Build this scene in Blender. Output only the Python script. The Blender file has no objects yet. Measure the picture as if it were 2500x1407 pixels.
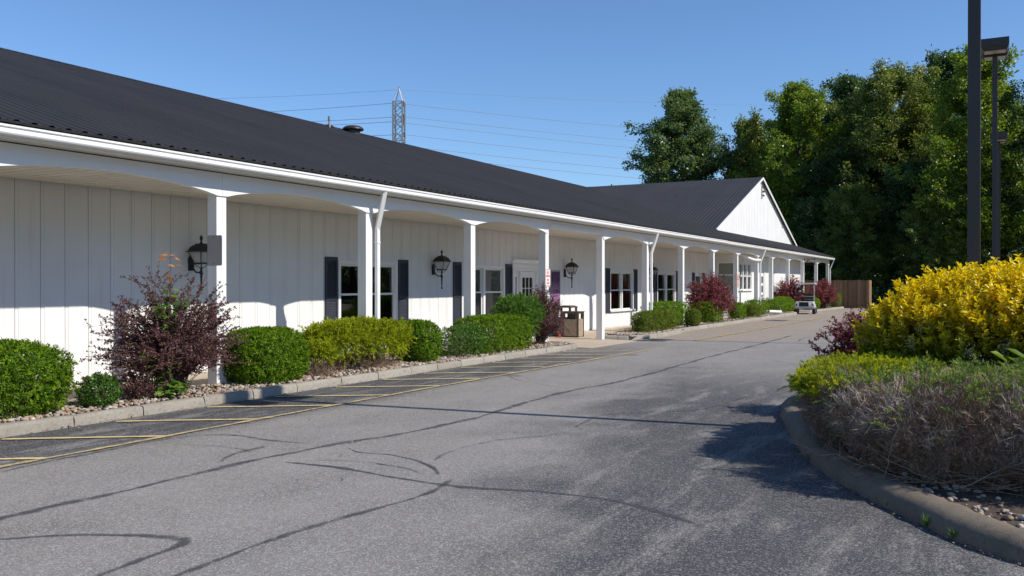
import bpy, math, random
import numpy as np
from mathutils import Vector, Matrix

sc = bpy.context.scene
COL = sc.collection
PI = math.pi

# ------------------------------------------------------------------ camera, sky, sun, exposure
CAM_YAW = math.radians(28.426)
cam_d = bpy.data.cameras.new('camera')
cam_d.lens = 36 * 2180 / 2500
cam_d.sensor_width = 36
cam_d.clip_start = 0.05
cam_d.clip_end = 3000
cam = bpy.data.objects.new('camera', cam_d)
COL.objects.link(cam)
cam.location = (0, 0, 1.73)
_p = -math.atan(9.5 / 2180)
cam.rotation_euler = Vector((math.cos(CAM_YAW) * math.cos(_p), math.sin(CAM_YAW) * math.cos(_p), math.sin(_p))).to_track_quat('-Z', 'Y').to_euler()
sc.camera = cam

SUN_EL = math.radians(41.0)
SUN_VEC = Vector((0.125 * math.cos(SUN_EL), -0.992 * math.cos(SUN_EL), math.sin(SUN_EL)))
w = bpy.data.worlds.new('World')
sc.world = w
w.use_nodes = True
nt = w.node_tree
sky = nt.nodes.new('ShaderNodeTexSky')
sky.sky_type = 'NISHITA'
sky.sun_disc = False
sky.sun_elevation = SUN_EL
sky.sun_rotation = math.atan2(0.125, -0.992)
sky.altitude = 300
sky.air_density = 1.0
sky.dust_density = 0.0
sky.ozone_density = 8.0
bg = nt.nodes['Background']
bg.inputs['Strength'].default_value = 0.140
nt.links.new(sky.outputs[0], bg.inputs['Color'])
sun_d = bpy.data.lights.new('sun', 'SUN')
sun_d.energy = 4.8
sun_d.angle = math.radians(0.53)
sun_d.color = (1.0, 0.94, 0.86)
sun = bpy.data.objects.new('sun', sun_d)
COL.objects.link(sun)
sun.rotation_euler = SUN_VEC.to_track_quat('Z', 'Y').to_euler()
sun.location = (0, -20, 30)
sc.view_settings.view_transform = 'Standard'
sc.view_settings.look = 'None'
sc.view_settings.exposure = 0.1
sc.view_settings.gamma = 1.0
sc.view_settings.use_curve_mapping = False

# ------------------------------------------------------------------ object helpers
def tag(o, label, cat, group=None):
    o['label'] = label
    o['category'] = cat
    if group:
        o['group'] = group
    return o

def link(name, data, parent=None, loc=None, rot=None):
    o = bpy.data.objects.new(name, data)
    COL.objects.link(o)
    if parent is not None:
        o.parent = parent
    if loc is not None:
        o.location = loc
    if rot is not None:
        o.rotation_euler = rot
    return o

def thing(name, label, cat, loc=(0, 0, 0), rz=0.0, group=None):
    o = link(name, None, None, loc, (0, 0, rz))
    o.empty_display_size = 0.2
    return tag(o, label, cat, group)

def struct(o):
    o['kind'] = 'structure'
    return o

def stuff(o):
    o['kind'] = 'stuff'
    return o

def copy_tree(o, parent=None):
    c = o.copy()
    COL.objects.link(c)
    c.parent = parent
    for ch in list(o.children):
        copy_tree(ch, c)
    return c

class MB:
    """collects faces, builds one mesh"""
    def __init__(self):
        self.v = []
        self.f = []
    def add(self, vs, fs):
        n = len(self.v)
        self.v.extend([tuple(p) for p in vs])
        self.f.extend([tuple(i + n for i in q) for q in fs])
        return self
    def box(self, x0, x1, y0, y1, z0, z1):
        return self.add([(x0, y0, z0), (x1, y0, z0), (x1, y1, z0), (x0, y1, z0), (x0, y0, z1), (x1, y0, z1), (x1, y1, z1), (x0, y1, z1)],
                        [(0, 3, 2, 1), (4, 5, 6, 7), (0, 1, 5, 4), (1, 2, 6, 5), (2, 3, 7, 6), (3, 0, 4, 7)])
    def extrude_x(self, prof, x0, x1, cap=True):
        """profile of (y,z), counter-clockwise seen from -x"""
        n = len(prof)
        vs = [(x0, y, z) for y, z in prof] + [(x1, y, z) for y, z in prof]
        fs = [(i, n + i, n + (i + 1) % n, (i + 1) % n) for i in range(n)]
        if cap:
            fs += [tuple(range(n)), tuple(range(2 * n - 1, n - 1, -1))]
        return self.add(vs, fs)
    def prism_y(self, prof, y0, y1):
        n = len(prof)
        vs = [(x, y0, z) for x, z in prof] + [(x, y1, z) for x, z in prof]
        fs = [(i, (i + 1) % n, n + (i + 1) % n, n + i) for i in range(n)]
        fs += [tuple(range(n - 1, -1, -1)), tuple(range(n, 2 * n))]
        return self.add(vs, fs)
    def tube(self, pts, r, n=8, closed=False):
        pts = [Vector(p) for p in pts]
        rs = r if isinstance(r, (list, tuple)) else [r] * len(pts)
        base = len(self.v)
        up0 = None
        for i, p in enumerate(pts):
            d = (pts[min(i + 1, len(pts) - 1)] - pts[max(i - 1, 0)]).normalized()
            if up0 is None:
                up0 = Vector((0, 0, 1)) if abs(d.z) < .9 else Vector((1, 0, 0))
            s = d.cross(up0).normalized()
            u = s.cross(d).normalized()
            up0 = u
            for k in range(n):
                a = 2 * PI * k / n
                q = p + (s * math.cos(a) + u * math.sin(a)) * rs[i]
                self.v.append((q.x, q.y, q.z))
        for i in range(len(pts) - 1):
            for k in range(n):
                a = base + i * n + k
                b = base + i * n + (k + 1) % n
                self.f.append((a, b, b + n, a + n))
        self.f.append(tuple(base + k for k in range(n - 1, -1, -1)))
        e = base + (len(pts) - 1) * n
        self.f.append(tuple(e + k for k in range(n)))
        return self
    def bar(self, p, q, wx, wy=None):
        """square bar between two points"""
        wy = wy or wx
        p, q = Vector(p), Vector(q)
        d = (q - p).normalized()
        u0 = Vector((0, 0, 1)) if abs(d.z) < .95 else Vector((1, 0, 0))
        s = d.cross(u0).normalized() * wx / 2
        u = s.cross(d).normalized() * wy / 2
        vs = []
        for c in (p, q):
            vs += [c - s - u, c + s - u, c + s + u, c - s + u]
        return self.add(vs, [(0, 1, 2, 3), (7, 6, 5, 4), (0, 4, 5, 1), (1, 5, 6, 2), (2, 6, 7, 3), (3, 7, 4, 0)])
    def lathe(self, prof, n=12, c=(0, 0), ph=0.0):
        """profile (r,z) bottom to top"""
        base = len(self.v)
        for r, z in prof:
            for k in range(n):
                a = 2 * PI * k / n + ph
                self.v.append((c[0] + r * math.cos(a), c[1] + r * math.sin(a), z))
        for i in range(len(prof) - 1):
            for k in range(n):
                a = base + i * n + k
                b = base + i * n + (k + 1) % n
                self.f.append((a, b, b + n, a + n))
        self.f.append(tuple(base + k for k in range(n - 1, -1, -1)))
        e = base + (len(prof) - 1) * n
        self.f.append(tuple(e + k for k in range(n)))
        return self
    def mesh(self, name, mat, smooth=False):
        m = bpy.data.meshes.new(name)
        m.from_pydata(self.v, [], self.f)
        if mat is not None:
            m.materials.append(mat)
        if smooth:
            m.polygons.foreach_set('use_smooth', [True] * len(m.polygons))
            m.set_sharp_from_angle(angle=math.radians(38))
        m.update()
        return m
    def build(self, name, mat, parent=None, loc=None, rot=None, smooth=False, bevel=0.0):
        o = link(name, self.mesh(name, mat, smooth), parent, loc, rot)
        if bevel:
            b = o.modifiers.new('bevel', 'BEVEL')
            b.width = bevel
            b.segments = 2
            b.limit_method = 'ANGLE'
        return o

def np_mesh(name, V, F, mat, attr=None):
    """V (n,3), F (m,k) with k = 3 or 4; attr = point float 'rnd'"""
    V = np.asarray(V, dtype=np.float32)
    F = np.asarray(F, dtype=np.int32)
    m = bpy.data.meshes.new(name)
    k = F.shape[1]
    m.vertices.add(len(V))
    m.vertices.foreach_set('co', V.ravel())
    m.loops.add(F.size)
    m.loops.foreach_set('vertex_index', F.ravel())
    m.polygons.add(len(F))
    m.polygons.foreach_set('loop_start', np.arange(0, F.size, k, dtype=np.int32))
    if attr is not None:
        a = m.attributes.new('rnd', 'FLOAT', 'POINT')
        a.data.foreach_set('value', np.asarray(attr, dtype=np.float32))
    m.materials.append(mat)
    m.update(calc_edges=True)
    return m

# ------------------------------------------------------------------ materials
def new_mat(name):
    m = bpy.data.materials.new(name)
    m.use_nodes = True
    t = m.node_tree
    return m, t, t.nodes['Principled BSDF'], t.nodes['Material Output']

def N(t, typ, **kw):
    n = t.nodes.new(typ)
    for k, v in kw.items():
        if k.startswith('i_'):
            n.inputs[k[2:].replace('_', ' ')].default_value = v
        else:
            setattr(n, k, v)
    return n

def ramp(t, fac, stops, interp='LINEAR'):
    r = N(t, 'ShaderNodeValToRGB')
    r.color_ramp.interpolation = interp
    e = r.color_ramp.elements
    while len(e) < len(stops):
        e.new(0.5)
    for i, (p, c) in enumerate(stops):
        e[i].position = p
        e[i].color = (c[0], c[1], c[2], 1)
    if fac is not None:
        t.links.new(fac, r.inputs[0])
    return r

def g3(v):
    return (v, v, v)

def noise(t, vec, scale, detail=3.0, rough=0.55, dist=0.0):
    n = N(t, 'ShaderNodeTexNoise')
    n.inputs['Scale'].default_value = scale
    n.inputs['Detail'].default_value = detail
    n.inputs['Roughness'].default_value = rough
    n.inputs['Distortion'].default_value = dist
    if vec is not None:
        t.links.new(vec, n.inputs['Vector'])
    return n.outputs['Fac']

def mixc(t, fac, a, b, mode='MIX'):
    m = N(t, 'ShaderNodeMix', data_type='RGBA', blend_type=mode)
    socks = [m.inputs[0], m.inputs[6], m.inputs[7]]
    for sock, val in zip(socks, (fac, a, b)):
        if isinstance(val, bpy.types.NodeSocket):
            t.links.new(val, sock)
        elif isinstance(val, (int, float)):
            sock.default_value = val
        else:
            sock.default_value = (val[0], val[1], val[2], 1)
    return m.outputs[2]

def math_(t, op, a, b=None, c=None, clamp=False):
    m = N(t, 'ShaderNodeMath', operation=op, use_clamp=clamp)
    for i, v in enumerate((a, b, c)):
        if v is None:
            continue
        if isinstance(v, bpy.types.NodeSocket):
            t.links.new(v, m.inputs[i])
        else:
            m.inputs[i].default_value = v
    return m.outputs[0]

def smooth(t, v, lo, hi):
    m = N(t, 'ShaderNodeMapRange', interpolation_type='SMOOTHSTEP')
    m.inputs['From Min'].default_value = lo
    m.inputs['From Max'].default_value = hi
    t.links.new(v, m.inputs['Value'])
    return m.outputs['Result']

def objco(t):
    return N(t, 'ShaderNodeTexCoord').outputs['Object']

def worldpos(t):
    return N(t, 'ShaderNodeNewGeometry').outputs['Position']

def bump(t, b, h, strength=0.3, dist=0.01):
    n = N(t, 'ShaderNodeBump')
    n.inputs['Strength'].default_value = strength
    n.inputs['Distance'].default_value = dist
    t.links.new(h, n.inputs['Height'])
    t.links.new(n.outputs[0], b.inputs['Normal'])

def plain(name, c, rough=0.5, metal=0.0, var=0.12, scale=6.0, rvar=0.08, bmp=0.0, bscale=60.0, spec=None, coords='world'):
    """colour with patchy variation, small per-object shift, varied gloss"""
    m, t, b, o = new_mat(name)
    P = worldpos(t) if coords == 'world' else objco(t)
    n = noise(t, P, scale, 5, 0.6)
    oi = N(t, 'ShaderNodeObjectInfo').outputs['Random']
    lo = tuple(x * (1 - var) for x in c)
    hi = tuple(min(1, x * (1 + var)) for x in c)
    k = math_(t, 'ADD', math_(t, 'MULTIPLY', n, 0.8), math_(t, 'MULTIPLY', oi, 0.2))
    r = ramp(t, k, [(0.25, lo), (0.75, hi)])
    t.links.new(r.outputs[0], b.inputs['Base Color'])
    rr = math_(t, 'ADD', math_(t, 'MULTIPLY', n, rvar * 2), rough - rvar)
    t.links.new(rr, b.inputs['Roughness'])
    b.inputs['Metallic'].default_value = metal
    if spec is not None:
        b.inputs['Specular IOR Level'].default_value = spec
    if bmp:
        bump(t, b, noise(t, P, bscale, 3), bmp, 0.01)
    return m

def leaf_mat(name, stops, rough=0.45, trans=0.3, tcol=1.4, spec=0.4):
    m, t, b, o = new_mat(name)
    a = N(t, 'ShaderNodeAttribute', attribute_name='rnd').outputs['Fac']
    r = ramp(t, a, stops)
    t.links.new(r.outputs[0], b.inputs['Base Color'])
    b.inputs['Roughness'].default_value = rough
    b.inputs['Specular IOR Level'].default_value = spec
    tr = N(t, 'ShaderNodeBsdfTranslucent')
    hs = N(t, 'ShaderNodeHueSaturation')
    hs.inputs['Hue'].default_value = 0.485
    hs.inputs['Saturation'].default_value = 1.1
    hs.inputs['Value'].default_value = tcol
    t.links.new(r.outputs[0], hs.inputs['Color'])
    t.links.new(hs.outputs[0], tr.inputs['Color'])
    mx = N(t, 'ShaderNodeMixShader')
    mx.inputs[0].default_value = trans
    t.links.new(b.outputs[0], mx.inputs[1])
    t.links.new(tr.outputs[0], mx.inputs[2])
    t.links.new(mx.outputs[0], o.inputs['Surface'])
    return m

M = {}

def mat_siding():
    m, t, b, o = new_mat('white_siding')
    P = worldpos(t)
    # vertical grain of the pressed panels, faint grime near the ground and rain streaks
    mp = N(t, 'ShaderNodeMapping')
    mp.inputs['Scale'].default_value = (60, 60, 1.5)
    t.links.new(P, mp.inputs['Vector'])
    g = noise(t, mp.outputs[0], 1.0, 4, 0.6)
    big = noise(t, P, 0.9, 4, 0.6)
    mp2 = N(t, 'ShaderNodeMapping')
    mp2.inputs['Scale'].default_value = (5, 5, 0.35)
    t.links.new(P, mp2.inputs['Vector'])
    st = noise(t, mp2.outputs[0], 1.0, 4, 0.65)
    c = ramp(t, big, [(0.3, (0.74, 0.735, 0.715)), (0.7, (0.81, 0.81, 0.80))]).outputs[0]
    c = mixc(t, smooth(t, st, 0.58, 0.8), c, (0.66, 0.645, 0.60))
    oi = N(t, 'ShaderNodeObjectInfo').outputs['Random']
    c = mixc(t, math_(t, 'MULTIPLY', oi, 0.12), c, (0.70, 0.70, 0.69))
    t.links.new(c, b.inputs['Base Color'])
    b.inputs['Roughness'].default_value = 0.6
    bump(t, b, g, 0.25, 0.004)
    return m

M['siding'] = mat_siding()
M['trim'] = plain('white_trim_paint', (0.79, 0.79, 0.775), 0.45, var=0.04, scale=2.5, bmp=0.06, bscale=25)

def mat_post():
    m, t, b, o = new_mat('weathered_white_post')
    P = worldpos(t)
    n = noise(t, P, 3.0, 5, 0.6)
    c = ramp(t, n, [(0.3, (0.74, 0.735, 0.72)), (0.7, (0.80, 0.80, 0.79))]).outputs[0]
    fl = noise(t, P, 14.0, 6, 0.7)
    sep = N(t, 'ShaderNodeSeparateXYZ')
    t.links.new(P, sep.inputs[0])
    low = smooth(t, sep.outputs['Z'], 1.2, 0.05)
    th = math_(t, 'SUBTRACT', 0.76, math_(t, 'MULTIPLY', low, 0.10))
    chip = math_(t, 'GREATER_THAN', fl, th)
    c = mixc(t, chip, c, (0.30, 0.26, 0.21))
    t.links.new(c, b.inputs['Base Color'])
    b.inputs['Roughness'].default_value = 0.5
    bump(t, b, chip, 0.3, 0.003)
    return m
M['post'] = mat_post()
M['soffit'] = plain('cream_soffit_vinyl', (0.70, 0.66, 0.575), 0.5, var=0.05, scale=1.5)
M['gutter'] = plain('white_gutter_metal', (0.80, 0.80, 0.79), 0.35, var=0.05, scale=3)
M['gutter_lip'] = M['gutter']
M['shutter'] = plain('navy_shutter', (0.028, 0.033, 0.048), 0.5, var=0.15, scale=8)
M['black_iron'] = plain('black_iron', (0.012, 0.012, 0.013), 0.45, var=0.3, scale=20, bmp=0.1, bscale=90)
M['dark_steel'] = plain('dark_bronze_steel', (0.036, 0.027, 0.022), 0.42, var=0.12, scale=3)
M['alu'] = plain('bare_aluminium_sign', (0.42, 0.42, 0.43), 0.42, 0.7, var=0.08, scale=7)
M['sign_white'] = plain('sign_white', (0.78, 0.75, 0.72), 0.4, var=0.05, scale=14)
M['sign_red'] = plain('sign_red', (0.55, 0.045, 0.03), 0.5, var=0.15, scale=30)
M['sign_pink'] = plain('faded_sign', (0.62, 0.50, 0.46), 0.5, var=0.1, scale=20)
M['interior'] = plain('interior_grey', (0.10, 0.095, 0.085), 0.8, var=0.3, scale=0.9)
M['blind'] = plain('cream_blind', (0.70, 0.69, 0.64), 0.5, var=0.04, scale=4)
M['brown_bin'] = plain('brown_bin_frame', (0.085, 0.058, 0.044), 0.5, var=0.12, scale=8)
M['white_plastic'] = plain('white_plastic', (0.78, 0.78, 0.76), 0.35, var=0.05, scale=5)
M['black_rubber'] = plain('black_rubber', (0.02, 0.02, 0.02), 0.7, var=0.2, scale=12)
M['steel'] = plain('galvanised_steel', (0.33, 0.34, 0.34), 0.5, 0.5, var=0.15, scale=3)
M['insulator'] = plain('brown_insulator', (0.09, 0.04, 0.03), 0.3)
M['wire'] = plain('power_line_metal', (0.20, 0.21, 0.22), 0.6, 0.2)
M['bark'] = plain('grey_bark', (0.085, 0.065, 0.05), 0.85, var=0.3, scale=5, bmp=0.5, bscale=14)
M['twig'] = plain('brown_twig', (0.10, 0.065, 0.045), 0.8, var=0.3, scale=15)
M['dead_twig'] = plain('dead_grey_twig', (0.42, 0.345, 0.28), 0.85, var=0.35, scale=5)
M['dead_twig_dark'] = plain('dead_brown_twig', (0.25, 0.17, 0.12), 0.85, var=0.35, scale=5)
M['soil'] = plain('dark_mulch', (0.085, 0.06, 0.045), 0.95, var=0.45, scale=18, bmp=0.8, bscale=40)
M['red_lens'] = plain('red_lens', (0.5, 0.02, 0.015), 0.2)
M['blue_box'] = plain('blue_print', (0.04, 0.10, 0.45), 0.4)

def mat_glass():
    m, t, b, o = new_mat('window_glass')
    tr = N(t, 'ShaderNodeBsdfTransparent')
    tr.inputs[0].default_value = (0.80, 0.83, 0.81, 1)
    gl = N(t, 'ShaderNodeBsdfGlossy')
    gl.inputs['Roughness'].default_value = 0.008
    gl.inputs['Color'].default_value = (1, 1, 1, 1)
    P = worldpos(t)
    bn = N(t, 'ShaderNodeBump')
    bn.inputs['Strength'].default_value = 0.02
    bn.inputs['Distance'].default_value = 0.02
    t.links.new(noise(t, P, 1.6, 2), bn.inputs['Height'])
    t.links.new(bn.outputs[0], gl.inputs['Normal'])
    fr = N(t, 'ShaderNodeFresnel')
    fr.inputs['IOR'].default_value = 1.75
    mx = N(t, 'ShaderNodeMixShader')
    t.links.new(fr.outputs[0], mx.inputs[0])
    t.links.new(tr.outputs[0], mx.inputs[1])
    t.links.new(gl.outputs[0], mx.inputs[2])
    t.links.new(mx.outputs[0], o.inputs['Surface'])
    return m
M['glass'] = mat_glass()

def mat_frosted():
    m, t, b, o = new_mat('lantern_glass')
    b.inputs['Base Color'].default_value = (0.55, 0.55, 0.52, 1)
    b.inputs['Roughness'].default_value = 0.25
    tr = N(t, 'ShaderNodeBsdfTransparent')
    mx = N(t, 'ShaderNodeMixShader')
    mx.inputs[0].default_value = 0.55
    t.links.new(b.outputs[0], mx.inputs[1])
    t.links.new(tr.outputs[0], mx.inputs[2])
    t.links.new(mx.outputs[0], o.inputs['Surface'])
    return m
M['lantern_glass'] = mat_frosted()

def mat_roof():
    m, t, b, o = new_mat('black_metal_roof')
    P = worldpos(t)
    n = noise(t, P, 0.5, 5, 0.6)
    mp = N(t, 'ShaderNodeMapping')
    mp.inputs['Scale'].default_value = (7, 0.25, 0.25)
    t.links.new(objco(t), mp.inputs['Vector'])
    s = noise(t, mp.outputs[0], 1.0, 4, 0.6)
    sp = noise(t, P, 55, 2, 0.5)
    c = ramp(t, math_(t, 'ADD', math_(t, 'MULTIPLY', n, 0.5), math_(t, 'MULTIPLY', s, 0.5)), [(0.3, (0.020, 0.0195, 0.0205)), (0.7, (0.040, 0.038, 0.0385))]).outputs[0]
    c = mixc(t, smooth(t, sp, 0.64, 0.74), c, (0.075, 0.07, 0.066))
    oi = N(t, 'ShaderNodeObjectInfo').outputs['Random']
    c = mixc(t, math_(t, 'MULTIPLY', oi, 0.25), c, (0.048, 0.045, 0.045))
    t.links.new(c, b.inputs['Base Color'])
    b.inputs['Roughness'].default_value = 0.62
    b.inputs['Specular IOR Level'].default_value = 0.3
    return m
M['roof'] = mat_roof()

def mat_concrete(name, c0, c1, stain, sc_=1.0):
    m, t, b, o = new_mat(name)
    P = worldpos(t)
    n = noise(t, P, 2.2 * sc_, 6, 0.62)
    f = noise(t, P, 120, 2, 0.5)
    oi = N(t, 'ShaderNodeObjectInfo').outputs['Random']
    c = ramp(t, math_(t, 'ADD', math_(t, 'MULTIPLY', n, 0.7), math_(t, 'MULTIPLY', oi, 0.3)), [(0.25, c0), (0.75, c1)]).outputs[0]
    st = noise(t, P, 6.0, 7, 0.75)
    pit = noise(t, P, 28.0, 5, 0.7)
    c = mixc(t, math_(t, 'MULTIPLY', smooth(t, pit, 0.50, 0.68), 0.6), c, tuple(x * 0.55 for x in c0))
    c = mixc(t, math_(t, 'MULTIPLY', smooth(t, pit, 0.40, 0.28), 0.5), c, tuple(min(1, x * 1.35) for x in c1))
    c = mixc(t, smooth(t, st, 0.56, 0.76), c, stain)
    c = mixc(t, math_(t, 'MULTIPLY', smooth(t, f, 0.55, 0.75), 0.5), c, tuple(x * 0.55 for x in c0))
    t.links.new(c, b.inputs['Base Color'])
    b.inputs['Roughness'].default_value = 0.9
    bump(t, b, math_(t, 'ADD', math_(t, 'MULTIPLY', n, 0.6), math_(t, 'MULTIPLY', math_(t, 'ADD', f, pit), 0.4)), 0.7, 0.012)
    return m
M['kerb'] = mat_concrete('kerb_concrete', (0.27, 0.24, 0.195), (0.37, 0.335, 0.28), (0.19, 0.165, 0.135))
M['kerb_dark'] = mat_concrete('shade_darkened_kerb', (0.140, 0.112, 0.080), (0.23, 0.190, 0.145), (0.085, 0.068, 0.049))  # island kerb concrete, colours darkened for the shrubs' shade lying on it
M['walk'] = mat_concrete('tan_walkway', (0.42, 0.34, 0.255), (0.52, 0.43, 0.33), (0.34, 0.28, 0.21))

def mat_pebble():
    m, t, b, o = new_mat('pebble_panel')
    P = objco(t)
    v = N(t, 'ShaderNodeTexVoronoi')
    v.inputs['Scale'].default_value = 90
    t.links.new(P, v.inputs['Vector'])
    c = ramp(t, N_sep(t, v.outputs['Color']), [(0.0, (0.16, 0.11, 0.075)), (0.5, (0.33, 0.25, 0.18)), (1.0, (0.50, 0.41, 0.31))]).outputs[0]
    t.links.new(c, b.inputs['Base Color'])
    b.inputs['Roughness'].default_value = 0.8
    bump(t, b, v.outputs['Distance'], 0.6, 0.006)
    return m
def N_sep(t, col):
    s = N(t, 'ShaderNodeSeparateColor')
    t.links.new(col, s.inputs[0])
    return s.outputs[0]
M['pebble'] = mat_pebble()

def mat_stone():
    m, t, b, o = new_mat('river_stone')
    a = N(t, 'ShaderNodeAttribute', attribute_name='rnd').outputs['Fac']
    c = ramp(t, a, [(0.0, (0.15, 0.10, 0.07)), (0.25, (0.36, 0.23, 0.14)), (0.5, (0.45, 0.36, 0.26)), (0.75, (0.30, 0.27, 0.245)), (0.92, (0.55, 0.51, 0.45)), (1.0, (0.72, 0.70, 0.66))]).outputs[0]
    t.links.new(mixc(t, math_(t, 'MULTIPLY', noise(t, worldpos(t), 60, 3), 0.5), c, (0.2, 0.15, 0.11)), b.inputs['Base Color'])
    b.inputs['Roughness'].default_value = 0.75
    return m
M['stone'] = mat_stone()

def mat_asphalt():
    m, t, b, o = new_mat('weathered_asphalt')
    P = worldpos(t)
    sep = N(t, 'ShaderNodeSeparateXYZ')
    t.links.new(P, sep.inputs[0])
    X, Y = sep.outputs['X'], sep.outputs['Y']
    # aggregate
    v = N(t, 'ShaderNodeTexVoronoi')
    v.inputs['Scale'].default_value = 105
    t.links.new(P, v.inputs['Vector'])
    ag = N_sep(t, v.outputs['Color'])
    v2 = N(t, 'ShaderNodeTexVoronoi')
    v2.inputs['Scale'].default_value = 38
    t.links.new(P, v2.inputs['Vector'])
    ag2 = N_sep(t, v2.outputs['Color'])
    fine = noise(t, P, 170, 3, 0.7)
    mid = noise(t, P, 1.1, 6, 0.6)
    mp = N(t, 'ShaderNodeMapping')
    mp.inputs['Scale'].default_value = (0.22, 0.9, 1)
    mp.inputs['Rotation'].default_value = (0, 0, 0.1)
    t.links.new(P, mp.inputs['Vector'])
    streak = noise(t, mp.outputs[0], 1.0, 5, 0.6)
    base = ramp(t, math_(t, 'ADD', math_(t, 'MULTIPLY', mid, 0.55), math_(t, 'MULTIPLY', streak, 0.45)),
                [(0.30, (0.175, 0.162, 0.147)), (0.50, (0.245, 0.227, 0.206)), (0.72, (0.31, 0.287, 0.261))]).outputs[0]
    # seal coat that survives beside the kerb and towards the island, worn through in streaks
    mp3 = N(t, 'ShaderNodeMapping')
    mp3.inputs['Scale'].default_value = (0.55, 2.4, 1)
    t.links.new(P, mp3.inputs['Vector'])
    wear = noise(t, mp3.outputs[0], 1.0, 6, 0.68, 0.4)
    wear2 = noise(t, P, 0.45, 4, 0.55, 0.6)
    fire = smooth(t, math_(t, 'ADD', Y, math_(t, 'MULTIPLY', wear2, 0.5)), 8.05, 8.75)
    nearx = smooth(t, X, 27.0, 16.0)
    seal1 = math_(t, 'MULTIPLY', fire, nearx)
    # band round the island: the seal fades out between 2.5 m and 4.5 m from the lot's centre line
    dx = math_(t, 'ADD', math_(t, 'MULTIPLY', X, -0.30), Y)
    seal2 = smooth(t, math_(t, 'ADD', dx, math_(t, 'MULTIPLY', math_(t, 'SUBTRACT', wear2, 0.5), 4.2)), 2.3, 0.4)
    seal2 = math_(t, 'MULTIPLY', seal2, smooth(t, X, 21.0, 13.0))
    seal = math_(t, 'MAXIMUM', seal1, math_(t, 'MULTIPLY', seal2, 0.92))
    worn = smooth(t, math_(t, 'ADD', wear, math_(t, 'MULTIPLY', math_(t, 'SUBTRACT', fine, 0.5), 0.3)), 0.50, 0.70)
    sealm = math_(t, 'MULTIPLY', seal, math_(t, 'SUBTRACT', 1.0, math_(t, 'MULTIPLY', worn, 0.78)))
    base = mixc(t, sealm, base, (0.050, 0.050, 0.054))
    # tan dust of the older concrete apron further along the building
    tan = math_(t, 'MULTIPLY', smooth(t, math_(t, 'ADD', Y, math_(t, 'MULTIPLY', wear2, 2.0)), 5.4, 7.6), smooth(t, X, 25.0, 29.0))
    tan2 = math_(t, 'MULTIPLY', smooth(t, X, 34.0, 48.0), 0.8)
    base = mixc(t, math_(t, 'MULTIPLY', math_(t, 'MAXIMUM', tan, tan2), 0.92), base, (0.32, 0.255, 0.19))
    # light stones standing out of the binder, dark pits
    bare = math_(t, 'SUBTRACT', 1.0, math_(t, 'MULTIPLY', sealm, 0.50))
    c = mixc(t, math_(t, 'MULTIPLY', math_(t, 'MULTIPLY', smooth(t, ag, 0.58, 0.92), 0.80), bare), base, (0.46, 0.44, 0.41))
    c = mixc(t, math_(t, 'MULTIPLY', math_(t, 'MULTIPLY', smooth(t, ag2, 0.93, 1.0), 0.35), bare), c, (0.46, 0.44, 0.41))
    c = mixc(t, math_(t, 'MULTIPLY', smooth(t, fine, 0.52, 0.32), 0.8), c, (0.055, 0.054, 0.055))
    # oil drips
    oil = noise(t, P, 0.8, 3, 0.5, 0.3)
    c = mixc(t, math_(t, 'MULTIPLY', smooth(t, oil, 0.66, 0.78), 0.5), c, (0.08, 0.078, 0.078))
    t.links.new(c, b.inputs['Base Color'])
    b.inputs['Roughness'].default_value = 0.88
    b.inputs['Specular IOR Level'].default_value = 0.25
    h = math_(t, 'ADD', math_(t, 'MULTIPLY', ag, 0.5), math_(t, 'MULTIPLY', fine, 0.7))
    bump(t, b, h, 0.5, 0.006)
    return m
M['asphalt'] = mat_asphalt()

def mat_mark(name, col, lo, hi, nscale, rough=0.8, speck=0.0):
    """thin coat on the asphalt: opacity from 'rnd' attribute minus wear"""
    m, t, b, o = new_mat(name)
    P = worldpos(t)
    a = N(t, 'ShaderNodeAttribute', attribute_name='rnd').outputs['Fac']
    n = noise(t, P, nscale, 5, 0.7)
    f = noise(t, P, 130, 2, 0.6)
    k = math_(t, 'ADD', a, math_(t, 'ADD', math_(t, 'MULTIPLY', math_(t, 'SUBTRACT', n, 0.5), 1.5), math_(t, 'MULTIPLY', math_(t, 'SUBTRACT', f, 0.5), 1.3)))
    al = smooth(t, k, lo, hi)
    c = ramp(t, n, [(0.3, tuple(x * 0.8 for x in col)), (0.7, col)]).outputs[0]
    if speck:
        c = mixc(t, math_(t, 'MULTIPLY', smooth(t, f, 0.6, 0.75), speck), c, (0.3, 0.29, 0.28))
    t.links.new(c, b.inputs['Base Color'])
    b.inputs['Roughness'].default_value = rough
    tr = N(t, 'ShaderNodeBsdfTransparent')
    mx = N(t, 'ShaderNodeMixShader')
    t.links.new(al, mx.inputs[0])
    t.links.new(tr.outputs[0], mx.inputs[1])
    t.links.new(b.outputs[0], mx.inputs[2])
    t.links.new(mx.outputs[0], o.inputs['Surface'])
    return m
M['tar'] = mat_mark('tar_seam', (0.072, 0.071, 0.073), 0.42, 1.30, 7.0, 0.75, 0.35)
M['yellow'] = mat_mark('yellow_paint', (0.74, 0.58, 0.28), 0.38, 0.62, 7.0, 0.7)
M['yellow_worn'] = mat_mark('worn_yellow_paint', (0.60, 0.46, 0.21), 0.55, 1.05, 6.0, 0.75)
M['yellow_faint'] = mat_mark('faint_yellow_paint', (0.58, 0.40, 0.12), 0.5, 1.0, 2.0, 0.75)

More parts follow.
